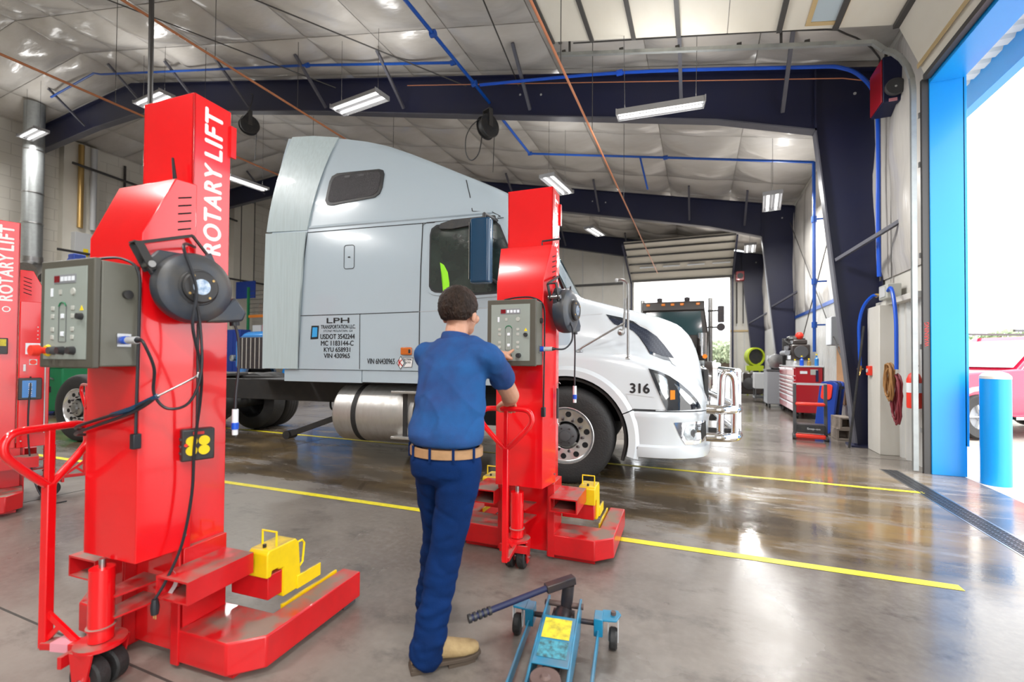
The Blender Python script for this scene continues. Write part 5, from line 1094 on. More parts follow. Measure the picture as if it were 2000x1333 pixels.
B().box(-.035, .035, -.40, -.06, .09, .125).obj('lift_arm', 'jack_dark', jk, bev=.006); B().lathe([(.012, .02), (.02, .012), (.055, .012), (.058, .0), (.05, -.02), (.02, -.03)], (0, -.31, .16), (0, 0, 1), 28).obj('saddle', 'rusty', jk)
B().cyl((-.12, -.4, .05), (.12, -.4, .05), .012).obj('front_axle', 'jack_dark', jk)
so_ = B().cyl((.01, .19, .165), (.02, .19, .27), .028).obj('handle_socket', 'jack_dark', jk); B().bar((.045, .205, .292), (-.075, .12, .272), .042, .036).obj('socket_clamp', 'jack_dark', so_, bev=.004)
hd2 = B().cyl((-.04, .145, .28), (-.36, -.115, .222), .0135, n=14).obj('handle', 'navy', jk)
a_, b_ = Vector((-.29, -.058, .2345)), Vector((-.36, -.115, .222))
for i in range(5): p = a_.lerp(b_, i/4); d_ = (b_-a_).normalized(); B().cyl(p-d_*.006, p+d_*.006, .0185, n=14).obj('grip_ring', 'black_plastic', hd2)

# ------------------------------------------------------------------ pipes, hoses and reels under the roof
def K(p, k): c = Vector((0, 0, CAMH)); return c+(Vector(p)-c)*k
def pipe(name, pts, r, m, label, cat='pipe', group=None, n=8, fit=()):
    o = tag(B().tube(pts, r, n).obj(name, m), label, cat, group)
    for p in fit: B().cyl(Vector(p)-Vector((.05, 0, 0)), Vector(p)+Vector((.05, 0, 0)), r*1.8, n=8).obj('fitting', m, o)
    return o
pA = [K((-20.43, 8.2, 10.1), .93), K((-17.9, 8.2, 10.33), .93), K((-17.5, 8.2, 10.2), .93), K((-8.81, 8.2, 8.40), .945), K((-4.76, 8.2, 7.48), .95)]
pipe('air_pipe', pA, .028, 'air_blue', 'blue air pipe along the roof left of the nearest beam brace', 'pipe', 'blue air pipes', fit=[pA[3], pA[4]])
pB = [(-4.1, 2.0, 6.69), (-4.1, 7.9, 6.72), (-4.1, 11.0, 6.66)]
pipe('air_pipe', pB, .032, 'air_blue', 'blue air pipe running back towards the far door above the truck', 'pipe', 'blue air pipes', fit=[(-4.1, 6.4, 6.71), (-4.1, 7.9, 6.72)])
pC = smooth_path([(-4.0, 7.95, 6.70), (-1.3, 8.0, 6.34), (1.4, 8.05, 5.82), (1.95, 8.05, 5.68), (2.24, 8.08, 5.45), (2.38, 8.1, 5.1), (2.40, 8.1, 4.3), (2.40, 8.12, 3.4), (2.41, 8.12, 2.55)], 5)
pipe('air_pipe', pC, .028, 'hose_blue', 'blue air pipe curving down the side wall by the heater', 'pipe', 'blue air pipes', fit=[(-1.3, 8.0, 6.34)])
pD = [K((-5.18, 14, 8.08), .80), K((-.93, 14, 7.26), .80), K((2.83, 14, 6.51), .80)]; pD[2] = Vector((2.2, 11.1, 5.46))
pipe('air_pipe', pD, .028, 'air_blue', 'blue air pipe crossing behind the nearest beam above the hood', 'pipe', 'blue air pipes', fit=[pD[0], pD[1]])
pE = [(2.2, 11.1, 5.46), (2.2, 11.1, 1.5)]
eo_ = pipe('air_pipe', pE, .032, 'air_blue', 'blue air drop pipe standing behind the red tool chest', 'pipe', 'blue air pipes')
for z in (2.0, 2.9, 4.2): B().cyl((2.2, 11.1, z), (2.2, 11.1, z+.12), .05).bar((2.2, 11.1, z+.06), (2.42, 11.1, z+.06), .03).obj('pipe_clamp', 'air_blue', eo_)
pipe('air_pipe', [K((-1.66, 14, 7.40), .80), K((-1.435, 14, 6.38), .80)], .022, 'air_blue', 'short blue air branch hanging above the far lamp', 'pipe', 'blue air pipes')
pipe('gas_pipe', [(-8, -2, 6.66), (-8, 22, 6.62)], .022, 'orange_pipe', 'orange gas pipe running back over the nearest red lift', 'pipe', 'orange gas pipes')
pipe('gas_pipe', [(-1.6, -2, 5.04), (-1.6, 19.5, 4.86)], .017, 'copper', 'orange copper pipe crossing the beam left of the rolled-up door', 'pipe', 'orange gas pipes')
pipe('gas_pipe', [(-11, -2, 6.42), (-11, 22, 6.48)], .024, 'orange_pipe', 'orange gas pipe at far left below the blue air pipe', 'pipe', 'orange gas pipes')
for i, (x, z) in enumerate(((-8, 6.65), (-11, 6.45), (-1.6, 5.0))):
    for j, y in enumerate((3.4, 5.4, 7.2, 10.5)): rod((x, y, z), (x, y, zc(x)-.08), .006, 'thin hanger rod holding the %s orange pipe, %s from the viewer' % (('middle', 'far left', 'right')[i], ('first', 'second', 'third', 'fourth')[j]), name='hanger_rod', cat='hanger rod', group='hanger rods of the gas pipes')
pipe('drop_pole', [(-7.66, 4.2, 4.9), (-7.69, 4.2, zc(-7.69)-.1)], .035, 'conduit', 'dark vertical drop pole above the nearest red lift')
pipe('copper_tube', [(2.53, 8.1, 5.35), (2.0, 8.2, 5.60), (-6, 8.35, 7.36)], .008, 'copper', 'thin copper tube along the top of the nearest beam')
pipe('conduit', smooth_path([(-2.0, 7.5, 6.72), (1.3, 7.5, 6.05), (1.9, 7.6, 5.9), (2.36, 8.0, 5.75), (2.46, 8.24, 5.4), (2.46, 8.24, 2.5)], 4), .012, 'conduit', 'thin grey conduit above the heater down the side wall')
def hang_reel(loc, label, loop):
    t = thing('hose_reel', label, 'hose reel', loc, R(-25), 'hose reels under the beam')
    B().lathe([(.06, -.09), (.23, -.09), (.24, -.075), (.16, -.07), (.16, .07), (.24, .075), (.23, .09), (.06, .09)], (0, 0, 0), (1, 0, 0), 32).obj('spool', 'black_plastic', t); B().lathe([(.16, -.06), (.21, -.05), (.215, 0), (.21, .05), (.16, .06)], (0, 0, 0), (1, 0, 0), 32).obj('hose', 'rubber', t)
    B().box(-.11, -.1, -.05, .05, -.02, .36).box(.1, .11, -.05, .05, -.02, .36).box(-.11, .11, -.05, .05, .34, .36).obj('bracket', 'conduit', t)
    B().tube(smooth_path(loop, 6), .012, 6).obj('hose_loop', 'rubber', t); B().tube([(0, .18, -.1), (0, .15, -.9)], .008, 6).obj('drop_hose', 'rubber', t)
hang_reel((-4.05, 8.42, 6.1), 'black hose reel with hanging loop under the beam above the truck', [(0, -.2, .1), (-.3, -.2, .05), (-.55, -.15, -.1), (-.6, -.1, -.4), (-.4, -.1, -.6), (-.15, -.1, -.5), (-.05, -.1, -.1)])
hang_reel((-11.05, 8.4, 7.45), 'grey hose reel hanging right of the top of the nearest lift', [(0, -.2, .1), (.3, -.2, .05), (.7, -.15, .1), (.8, -.1, .4), (.6, -.1, .55)])
# heater by the bay door
ht = thing('unit_heater', 'red and navy unit heater with round fan high on the side wall', 'heater', (2.40, 7.68, 4.80))
B().box(-.12, .15, -.18, .30, 0, .62).obj('cabinet', 'navy', ht, bev=.01); B().box(-.135, -.12, -.16, .28, .02, .6).obj('red_panel', 'chest_red', ht, bev=.004)
B().lathe([(.10, 0), (.115, .02), (.115, .05), (.10, .06)], (.0, -.18, .17), (0, -1, 0), 24).obj('fan_ring', 'dark_grey', ht)
for i in range(5): B().bar((0, -.215, .17), (.09*math.cos(i*1.2566), -.215, .17+.09*math.sin(i*1.2566)), .04, .006).obj('fan_blade', 'steel', ht)
B().ball((0, -.22, .17), .025).obj('fan_hub', 'light_grey', ht); B().box(-.06, .03, -.19, -.18, .0, .04).obj('tag', 'pink', ht); B().bar((0, .1, .62), (0, .1, .9), .03).obj('hanger', 'conduit', ht)

# ------------------------------------------------------------------ things along the right wall
ab = thing('air_manifold', 'beige air manifold box between the two blue hoses', 'manifold', (2.40, 7.9, 2.27)); B().box(-.02, .14, -.18, .14, -.08, .12).obj('box_body', 'button', ab, bev=.01); B().box(-.03, -.02, -.12, .08, -.05, .09).obj('cover', 'light_grey', ab); B().tube(smooth_path([(.0, .14, .0), (-.02, .25, .02), (0, .3, .0)]), .02, 8).obj('elbow', 'brass', ab)
hA = thing('air_hose', 'blue air hose hanging in front of the navy column', 'hose', (0, 0, 0), 0, 'blue air hoses'); B().tube(smooth_path([(2.39, 8.1, 2.28), (2.36, 8.25, 2.28), (2.30, 8.40, 2.15), (2.26, 8.46, 1.9), (2.26, 8.46, 1.55), (2.27, 8.46, 1.25)]), .022, 10).obj('hose', 'hose_blue', hA); B().cyl((2.27, 8.46, 1.25), (2.27, 8.46, 1.16), .02).bar((2.23, 8.46, 1.2), (2.31, 8.46, 1.2), .02).bar((2.27, 8.46, 1.17), (2.25, 8.42, 1.1), .02).obj('coupler', 'brass', hA)
hB = thing('air_hose', 'blue air hose hanging beside the coiled brown hose', 'hose', (0, 0, 0), 0, 'blue air hoses'); B().tube(smooth_path([(2.39, 7.72, 2.29), (2.36, 7.52, 2.30), (2.35, 7.40, 2.15), (2.34, 7.30, 1.85), (2.33, 7.26, 1.5), (2.33, 7.26, 1.22)]), .022, 10).obj('hose', 'hose_blue', hB)
def coil(name, label, m, y, z, ry, rz_, n, r, x=2.36):
    P = []
    for i in range(n*14+1):
        a = 2*PI*i/14; k = 1-.16*math.sin(i*.31+1); P.append((x-.022*math.sin(i*.37)-.006*(i % 3), y+ry*k*math.sin(a)*(1+.0*i)+.022*math.sin(i*.11), z-rz_+rz_*k*math.cos(a)))
    return tag(B().tube(P, r, 7).obj(name, m), label, 'hose', 'hoses coiled on the wall')
coil('coiled_hose', 'maroon coiled hose hanging on the wall beside the extinguisher', 'maroon', 7.32, 1.12, .10, .29, 6, .0125); coil('coiled_hose', 'brown coiled hose hung over the maroon one', 'brown_hose', 7.40, 1.27, .095, .22, 6, .0125, 2.31)
fe = thing('fire_extinguisher', 'red fire extinguisher with label hung behind the galvanized door track', 'extinguisher', (2.44, 7.06, .74)); B().lathe([(.03, 0), (.07, .01), (.075, .03), (.075, .36), (.055, .42), (.025, .45)], (0, 0, 0), (0, 0, 1), 24).obj('cylinder', 'bright_red', fe); B().cyl((0, 0, .45), (0, 0, .5), .025).obj('valve', 'jack_dark', fe); B().bar((0, .02, .5), (0, -.1, .53), .02).bar((0, .02, .48), (0, -.09, .48), .02).obj('lever', 'jack_dark', fe); B().lathe([(.0755, .2), (.0762, .2), (.0762, .32), (.0755, .32)], (0, 0, 0), (0, 0, 1), 24, True).obj('label_band', 'paper', fe); B().tube(smooth_path([(0, -.02, .47), (0, -.1, .4), (0, -.09, .2)]), .01, 6).obj('hose', 'cable', fe)
al2 = thing('call_point', 'small red call point box on the boxed pier', 'alarm box', (2.345, 8.3, 1.18)); B().box(-.03, .015, -.06, .06, -.07, .07).obj('case', 'bright_red', al2, bev=.006); B().cyl((-.03, 0, 0), (-.04, 0, 0), .03).obj('button', 'light_grey', al2)
tag(B().tube([(2.10, 8.36, .0), (2.30, 8.40, 1.85)], .016, 8).obj('pry_bar', 'black_plastic'), 'long black bar leaning against the navy column', 'bar')
for z, i in ((0, 0), (.19, 1)):
    bk = thing('concrete_block', ('lower', 'upper')[i]+' tan concrete block stacked at the foot of the column', 'block', (2.22+.02*i, 9.3, z), R(6*i), 'concrete blocks by the column')
    B().box(-.1, .1, -.2, .2, 0, .03).box(-.1, .1, -.2, .2, .16, .19).box(-.1, -.07, -.2, .2, .03, .16).box(.07, .1, -.2, .2, .03, .16).box(-.07, .07, -.015, .015, .03, .16).obj('shell', 'brick_tan', bk, bev=.004)
ep = thing('wall_cabinet', 'white faced electrical box on the side wall above the wooden board', 'electrical box', (2.44, 10.6, 1.62)); B().box(-.09, .06, -.18, .22, 0, .55).obj('case', 'mid_grey', ep, bev=.006); B().box(-.105, -.09, -.17, .21, .01, .54).obj('cover', 'paper', ep, bev=.004)
tag(B().box(2.50, 2.53, 10.2, 10.75, .5, 1.6).obj('wood_board', 'wood_tan', bev=.003), 'bare tan wooden board standing below the electrical box', 'board')
# red tool chest
tc_ = thing('tool_chest', 'long red roller tool chest with white-edged drawers against the side wall', 'tool chest', (1.98, 12.0, 0))
B().box(.03, .55, 0, 2.0, .14, 1.17).obj('body', 'chest_red', tc_, bev=.01); B().box(0, .58, -.02, 2.02, 1.17, 1.20).obj('worktop', 'light_grey', tc_, bev=.004)
for i, (z0, z1) in enumerate(((.98, 1.14), (.88, .96), (.79, .86), (.70, .77), (.62, .68), (.52, .60), (.36, .50), (.17, .34))):
    for k_ in range(2):
        d_ = B().box(0, .03, .02+k_*.99, .99+k_*.99, z0, z1).obj('drawer', 'chest_red', tc_, bev=.004); B().box(-.02, .0, .04+k_*.99, .97+k_*.99, z1-.03, z1).obj('drawer_pull', 'drawer_grey', d_)
for x in (.08, .5):
    for y in (.12, 1.88): B().lathe([(.01, -.025), (.06, -.025), (.07, -.015), (.07, .015), (.06, .025), (.01, .025)], (x, y, .07), (1, 0, 0), 18).obj('caster', 'rubber', tc_)
B().box(.12, .26, -.008, 0, 1.02, 1.08).obj('nameplate', 'paper', tc_); B().box(.32, .46, -.008, 0, 1.0, 1.12).obj('sticker', 'button', tc_); B().box(.42, .47, -.02, 0, .85, 1.1).obj('hanging_tool', 'navy', tc_)
en = thing('engine_block', 'black diesel engine with red cap on top of the tool chest', 'engine', (2.22, 13.0, 1.2)); B().box(-.2, .2, -.4, .4, .12, .5).box(-.15, .15, -.35, .35, .5, .62).obj('block', 'truck_black', en, bev=.03); B().box(-.26, .24, .4, .46, .0, .68).obj('radiator_plate', 'frame_black', en, bev=.01)
for y in (-.25, -.08, .09, .26): B().cyl((-.24, y, .42), (-.2, y, .42), .06).obj('port', 'jack_dark', en)
B().cyl((-.28, -.42, .3), (-.28, .3, .3), .06).obj('manifold', 'mid_grey', en); B().lathe([(.04, -.05), (.14, -.05), (.15, 0), (.14, .05), (.04, .05)], (0, -.45, .32), (0, 1, 0), 22).obj('pulley', 'dark_grey', en); B().lathe([(.05, 0), (.12, .02), (.12, .07), (.06, .1)], (-.12, -.1, .62), (0, 0, 1), 20).obj('turbo', 'steel', en); B().ball((.02, -.15, .72), .09, 14).obj('cap', 'bright_red', en); B().tube(smooth_path([(-.2, -.3, .5), (-.3, -.2, .6), (-.15, .05, .66), (-.1, .3, .6)]), .03, 8).obj('hose', 'rubber', en); B().box(-.2, .2, -.3, .3, 0, .12).obj('stand', 'light_grey', en)
for i, (x, y, m, h) in enumerate(((2.16, 12.15, 'hose_blue', .2), (2.32, 12.25, 'brass', .14), (2.44, 12.1, 'truck_blue', .24), (2.06, 12.35, 'light_grey', .12))):
    bo = thing('bottle', ('blue spray bottle at the near end of the tool chest top', 'brass oil can on the tool chest top', 'tall blue bottle with yellow cap on the tool chest top', 'grey can on the front edge of the tool chest top')[i], 'bottle', (x, y, 1.2), 0, 'bottles on the tool chest'); B().lathe([(.01, 0), (.04, .0), (.042, .02), (.042, h*.65), (.015, h*.8), (.014, h)], (0, 0, 0), (0, 0, 1), 18).obj('bottle_body', m, bo); B().cyl((0, 0, h), (0, 0, h+.03), .018).obj('cap', 'yellow_clean', bo)
# creeper seat
cs2 = thing('creeper_seat', 'black folding creeper seat with red pads in front of the tool chest', 'creeper seat', (1.72, 9.0, 0), R(-8))
for s in (-1, 1): B().bar((s*.22, .04, .08), (s*.22, .12, .92), .05, .05).obj('side_frame', 'dark_grey', cs2, bev=.006); B().bar((s*.22, .2, .05), (s*.22, -.16, .05), .05, .05).obj('foot_rail', 'dark_grey', cs2)
B().bar((-.24, .12, .92), (.24, .12, .92), .035).obj('top_bar', 'light_grey', cs2)
B().box(-.21, .21, -.06, .12, .56, .61).obj('upper_pad', 'bright_red', cs2, bev=.02); B().box(-.21, .21, -.17, -.08, .03, .10).obj('lower_pad', 'bright_red', cs2, bev=.02); tp = B().box(-.2, .2, -.15, .1, .12, .26).obj('tool_tray', 'black_plastic', cs2, bev=.01); fit_text('lettering', 'Snap-on', .18, .04, 'light_grey', tp, (-.05, -.152, .17), (1, 0, 0), (0, 0, 1), .03)
for s in (-1, 1):
    for y in (-.13, .18): B().lathe([(.01, -.012), (.035, -.012), (.035, .012), (.01, .012)], (s*.24, y, .035), (1, 0, 0), 14).obj('caster', 'rubber', cs2)
for i in range(3):
    cr2 = thing('mechanic_creeper', 'blue mechanic creeper leaning on the wall, %s of three behind the red creeper seat' % ('nearest', 'middle', 'farthest')[i], 'creeper', (2.06+.10*i, 9.75+.22*i, 0), R(-12), 'blue creepers on the wall'); cr2.rotation_euler = (R(-8), 0, R(-62))
    B().prism(rrect(-.2, .2, .02, .95, .09), -.02, .02, 'y').obj('board', 'deep_blue' if i != 1 else 'navy', cr2, bev=.006); B().prism(rrect(-.12, .12, .62, .9, .06), -.045, -.02, 'y').obj('head_pad', ('bright_red', 'chest_red', 'wood_tan')[i], cr2, bev=.01)
    for s in (-1, 1):
        for z in (.1, .85): B().lathe([(.01, -.01), (.03, -.01), (.03, .01), (.01, .01)], (s*.17, .05, z), (1, 0, 0), 12).obj('caster', 'rubber', cr2)
# grey cart and parts stand beyond the chest
gc = thing('service_cart', 'dark grey service cart just beyond the red tool chest', 'cart', (1.92, 14.75, 0)); B().box(-.18, .4, -.35, .4, .1, 1.02).obj('body', 'mid_grey', gc, bev=.02); B().box(-.2, .42, -.37, .42, 1.02, 1.06).obj('top_tray', 'dark_grey', gc)
for x in (-.12, .34):
    for y in (-.28, .33): B().lathe([(.01, -.02), (.05, -.02), (.05, .02), (.01, .02)], (x, y, .05), (1, 0, 0), 14).obj('caster', 'rubber', gc)
tr2 = thing('transmission', 'greyish transmission casing on top of the service cart', 'transmission', (2.0, 14.9, 1.06)); B().lathe([(.05, 0), (.2, .02), (.22, .12), (.14, .3), (.12, .5), (.06, .55)], (0, -.25, .22), (0, 1, 0), 20).obj('casing', 'steel', tr2); B().box(-.12, .12, -.1, .2, 0, .1).obj('pan', 'dark_grey', tr2); B().cyl((-.18, 0, .2), (-.18, 0, .4), .05).obj('solenoid', 'light_grey', tr2)
ct = thing('parts_cart', 'small light grey parts cart at the end of the wall row', 'cart', (1.85, 16.4, 0)); B().box(-.25, .2, -.3, .3, .42, .92).obj('tray_body', 'light_grey', ct, bev=.02); B().box(-.25, .2, -.3, .3, .12, .18).obj('lower_shelf', 'dark_grey', ct)
for x in (-.22, .17):
    for y in (-.27, .27): B().bar((x, y, .05), (x, y, .5), .03).obj('leg', 'dark_grey', ct)
eb = thing('engine_on_floor', 'dark engine assembly standing on the floor near the far wall', 'engine', (1.75, 19.2, 0)); B().box(-.35, .4, -.3, .3, .05, .5).box(-.25, .2, -.25, .25, .5, .85).obj('block', 'truck_black', eb, bev=.05); B().lathe([(.05, 0), (.2, .01), (.22, .06), (.05, .1)], (-.05, -.3, .45), (0, -1, 0), 20).obj('flywheel', 'dark_grey', eb); B().box(-.42, -.35, -.2, .2, .1, .8).obj('cover', 'mid_grey', eb, bev=.02); B().cyl((.1, -.3, .7), (.1, .3, .7), .09).obj('pipe', 'steel', eb)
hvv = thing('floor_fan', 'yellow-green drum fan on its stand near the far wall', 'fan', (2.0, 20.2, 0)); B().lathe([(.30, -.12), (.36, -.12), (.36, .12), (.30, .12)], (0, 0, 1.45), (.5, -1, 0), 24, True).obj('drum', 'hi_vis', hvv); B().lathe([(.02, 0), (.3, .02), (.3, .05), (.02, .05)], (0, 0, 1.45), (.5, -1, 0), 24).obj('grille', 'black_plastic', hvv); B().bar((-.25, 0, 0), (-.15, 0, 1.2), .06).bar((.25, 0, 0), (.15, 0, 1.2), .06).box(-.3, .3, -.2, .2, .9, 1.1).obj('stand', 'hi_vis', hvv)
h2 = thing('wall_heater', 'small red heater on the far wall right of the truck doorway', 'heater', (1.62, 21.95, 4.75)); B().box(-.16, .16, -.1, .2, 0, .4).obj('case', 'chest_red', h2, bev=.02); B().lathe([(.08, 0), (.12, .02), (.12, .04)], (0, -.1, .2), (0, -1, 0), 16).obj('grille', 'dark_grey', h2)
for x in (1.5, 1.75): pipe('conduit', [(x, 22.05, 2.9), (x, 22.05, 4.7)], .025, 'conduit', 'dark conduit under the far red heater, %s' % ('near the doorway' if x < 1.6 else 'near the corner'), 'pipe', 'conduits at the far wall')
for i, (x, y) in enumerate(((1.3, 21.0),)): tag(B().box(2.52, 2.57, 17.2, 17.35, 1.5, 2.5).obj('red_sign', 'bright_red', bev=.003), 'narrow red sign strip on the wall beyond the second column', 'sign')

# ------------------------------------------------------------------ far left of the hall
pipe('exhaust_duct', [(-20.3, 7.75, 4.5), (-20.3, 7.75, 9.6)], .26, 'galvanized', 'silver exhaust duct hanging from the roof at far left', 'duct', n=24)
B().tube(smooth_path([(-20.3, 7.75, 4.55), (-20.3, 7.75, 4.2), (-19.95, 7.5, 4.0)]), .28, 20).obj('duct_elbow', 'steel', bpy.data.objects['exhaust_duct'])
for z in (5.6, 6.6, 8.0): B().lathe([(.262, 0), (.275, .01), (.275, .04), (.262, .05)], (-20.3, 7.75, z), (0, 0, 1), 24, True).obj('duct_band', 'steel', bpy.data.objects['exhaust_duct'])
for y, m, r, lb in ((9.75, 'brass', .09, 'tan vertical pipe on the pilaster at far left'), (10.15, 'light_grey', .10, 'pale vertical pipe beside the tan pipe at far left')): pipe('riser_pipe', [(-22.0, y, 6.2), (-22.0, y, 9.4)], r, m, lb, 'pipe', 'riser pipes on the left wall', 12)
for y, lb in ((8.8, 'dark conduit on the left wall before the pilaster'), (11.4, 'dark conduit on the left wall after the pilaster'), (12.3, 'dark conduit on the left wall right of the largest lift'), (15.2, 'dark conduit on the left wall beside the blue sign')): pipe('conduit', [(-22.42, y, 4), (-22.42, y, 9.3)], .05, 'conduit', lb, 'pipe', 'conduits on the left wall', 6)
pipe('conduit', [(-21.8, 9.4, 8.55), (-21.8, 16, 8.2)], .05, 'conduit', 'dark conduit running level along the left wall', 'pipe', 'conduits on the left wall', 6); pipe('conduit', [(-21.75, 9.0, 5.2), (-21.75, 22, 5.2)], .05, 'conduit', 'low dark conduit running along the left wall', 'pipe', 'conduits on the left wall', 6)
pb = thing('wall_panel', 'grey electrical panel with yellow tag on the left wall', 'electrical box', (-22.15, 9.9, 4.4)); B().box(0, .3, -.35, .45, 0, 1.6).obj('case', 'light_grey', pb, bev=.01); B().box(.3, .31, -.1, .05, .7, 1.0).obj('tag', 'yellow_clean', pb)
be = thing('blue_hoist', 'blue angled hoist arm behind the control box of the largest lift', 'hoist', (-14.2, 6.0, 0)); B().bar((-.8, 0, 2.6), (.6, 0, 3.55), .22, .3).obj('arm', 'deep_blue', be, bev=.02); B().box(.45, .7, -.12, .12, 2.0, 3.7).obj('post_head', 'deep_blue', be, bev=.02); B().box(-.9, -.5, -.2, .2, 0, 2.9).obj('post', 'deep_blue', be, bev=.02)
sg = thing('blue_sign', 'blank royal blue sign board left of the truck sleeper', 'sign', (-20.9, 15.9, 4.2)); B().box(-.75, .6, -.02, .03, 0, .85).obj('board', 'deep_blue', sg, bev=.006)
for x in (-.5, .45): B().bar((x, .03, .5), (x, .03, 5.35), .03).obj('hanger', 'conduit', sg)
rk = thing('pallet_rack', 'green pallet rack with orange beams behind the truck sleeper', 'rack', (-19.1, 15.2, 0))
for x in (-.75, .75):
    for y in (0, 1.0): B().bar((x, y, 0), (x, y, 4.6), .09).obj('upright', 'green', rk)
for z in (1.2, 2.2, 3.2):
    for y in (0, 1.0): B().bar((-.75, y, z), (.75, y, z), .05, .12).obj('beam', 'warn_orange', rk)
    B().box(-.72, .72, .02, .98, z+.06, z+.09).obj('deck', 'crate_wood', rk)
for i in range(6): B().bar((-.7, .0, 3.4+.2*i), (.7, .0, 3.4+.2*i), .02).obj('guard_wire', 'conduit', rk)
for i, (x, z, m, lb) in enumerate(((-.35, 1.29, 'paper', 'white carton on the lowest rack shelf'), (.35, 2.29, 'pink', 'pale pink carton on the middle rack shelf'), (-.3, 2.29, 'paper', 'white carton on the middle rack shelf'), (.1, 3.29, 'brick_tan', 'tan carton on the top rack shelf'))):
    ob2 = thing('carton', lb, 'carton', (-19.1+x, 15.6, z), 0, 'cartons on the rack'); B().box(-.28, .28, -.3, .3, 0, .5).obj('box', m, ob2, bev=.01); B().box(-.282, .282, -.03, .03, .498, .503).obj('tape', 'wood_tan', ob2)
lc = thing('blue_locker', 'royal blue locker beside the truck frame at left', 'locker', (-19.2, 14.0, 0)); B().box(-.45, .45, 0, .5, 0, 2.5).obj('body', 'deep_blue', lc, bev=.01)
for s in (-1, 1): d_ = B().box(s*.225-.21, s*.225+.21, -.02, 0, .1, 2.4).obj('door', 'deep_blue', lc, bev=.006); B().box(s*.06-.015, s*.06+.015, -.04, -.02, 1.1, 1.3).obj('handle', 'steel', d_)
# blue truck nose behind the white truck
bt2 = thing('blue_truck', 'blue truck with chrome grille half hidden behind the white sleeper', 'truck', (-13.7, 11.6, 0), R(0))
B().loft([[(-.85, y, .95), (-.85, y, 1.9+dz), (-.5, y, 2.15+dz), (.5, y, 2.15+dz), (.85, y, 1.9+dz), (.85, y, .95)] for y, dz in ((-.9, -.1), (-.7, 0), (.8, .15))], closed=True).obj('hood', 'truck_blue', bt2, bev=.03)
B().box(-.62, .62, -.98, -.9, .9, 1.95).obj('grille', 'jack_dark', bt2, bev=.02)
for i in range(7): B().box(-.62+.2*i, -.585+.2*i, -1.0, -.97, .92, 1.93).obj('grille_bar', 'chrome', bt2)
B().box(-1.2, 1.2, -1.15, -.95, .45, .8).obj('bumper', 'chrome', bt2, bev=.03); B().box(-.25, .05, -1.16, -1.15, .56, .72).obj('plate', 'paper', bt2); B().box(-.35, -.25, -1.16, -1.15, .56, .72).obj('plate_tab', 'hose_blue', bt2)
B().box(-1.15, 1.15, .8, 2.6, .9, 3.0).obj('cab', 'truck_blue', bt2, bev=.1); B().box(-.95, .95, .77, .8, 2.2, 2.85).obj('windshield', 'windshield', bt2)
for s in (-1, 1):
    B().lathe([(.05, -.14), (.5, -.14), (.52, -.1), (.52, .1), (.5, .14), (.05, .14)], (s*1.0, .1, .52), (1, 0, 0), 32).obj('tyre', 'rubber', bt2); B().prism(arc(.1, .52, .68, 0, 180, 12)+arc(.1, .52, .6, 180, 0, 12), s*1.02-.16, s*1.02+.16, 'x').obj('fender', 'truck_blue', bt2); B().cyl((s*.98, -.85, 1.25), (s*.98, -.95, 1.25), .11).obj('headlight', 'lens', bt2)
# green waste bin far behind the two left lifts
gb = thing('waste_bin', 'green steel bin seen between the two left lifts', 'bin', (-13.3, 5.6, 0), R(10))
B().loft([[(x*k, y*k2, z) for x, y in ((-.75, -.45), (.75, -.45), (.75, .45), (-.75, .45))] for z, k, k2 in ((.1, .85, .8), (1.05, 1, 1))], closed=True).obj('tub', 'green', gb, bev=.03)
B().prism([(-.47, 1.05), (.47, 1.05), (.4, 1.16), (-.4, 1.12)], -.78, .78, 'x').obj('lid', 'green', gb, bev=.02)
B().tube([(-.5, -.44, .8), (-.5, -.52, .84), (.5, -.52, .84), (.5, -.44, .8)], .02, 8).obj('push_bar', 'steel', gb)
for x in (-.55, .55):
    for y in (-.3, .3): B().lathe([(.01, -.02), (.06, -.02), (.06, .02), (.01, .02)], (x, y, .06), (1, 0, 0), 14).obj('caster', 'rubber', gb)

# ------------------------------------------------------------------ black truck in the far doorway (faces the viewer)
kt = thing('black_truck', 'black truck with amber roof lights standing before the far doorway', 'truck', (-.85, 16.6, 0), R(0))
B().loft([[(-1.1, y, 1.2), (-1.12, y, 2.2), (-1.0, y, 3.1+d), (-.9, y, 3.32+d), (.9, y, 3.32+d), (1.0, y, 3.1+d), (1.12, y, 2.2), (1.1, y, 1.2)] for y, d in ((-.1, -.02), (.1, .0), (1.8, .05))], closed=True).obj('cab', 'truck_black', kt, bev=.05)
B()._add([(-.95, -.14, 2.15), (.95, -.14, 2.15), (.88, -.11, 2.95), (-.88, -.11, 2.95)], [(0, 1, 2, 3)]).obj('windshield', 'windshield', kt); B().prism([(-.25, 2.98), (-.11, 3.02), (-.11, 3.30), (-.22, 3.26)], -1.0, 1.0, 'x').obj('visor', 'truck_black', kt, bev=.02)
for x in (-.8, -.3, 0, .3, .8): B().box(x-.06, x+.06, -.27, -.22, 3.14, 3.22).obj('roof_light', 'amber', kt, bev=.015)
for x in (-.45, .45): B().cyl((x, .2, 3.34), (x, .2, 3.46), .09).cyl((x, .1, 3.42), (x, .75, 3.42), .05).obj('air_horn', 'jack_dark', kt)
B().loft([[(-.62, y, 1.1), (-.68, y, 1.8+d), (-.5, y, 2.05+d), (.5, y, 2.05+d), (.68, y, 1.8+d), (.62, y, 1.1)] for y, d in ((-1.7, -.25), (-1.5, -.1), (0, .05))], closed=True).obj('hood', 'truck_black', kt, bev=.04)
B().box(-.55, .55, -1.76, -1.70, .85, 1.75).obj('grille', 'chrome', kt, bev=.02); B().box(-1.2, 1.2, -1.95, -1.7, .45, .85).obj('bumper', 'chrome', kt, bev=.04)
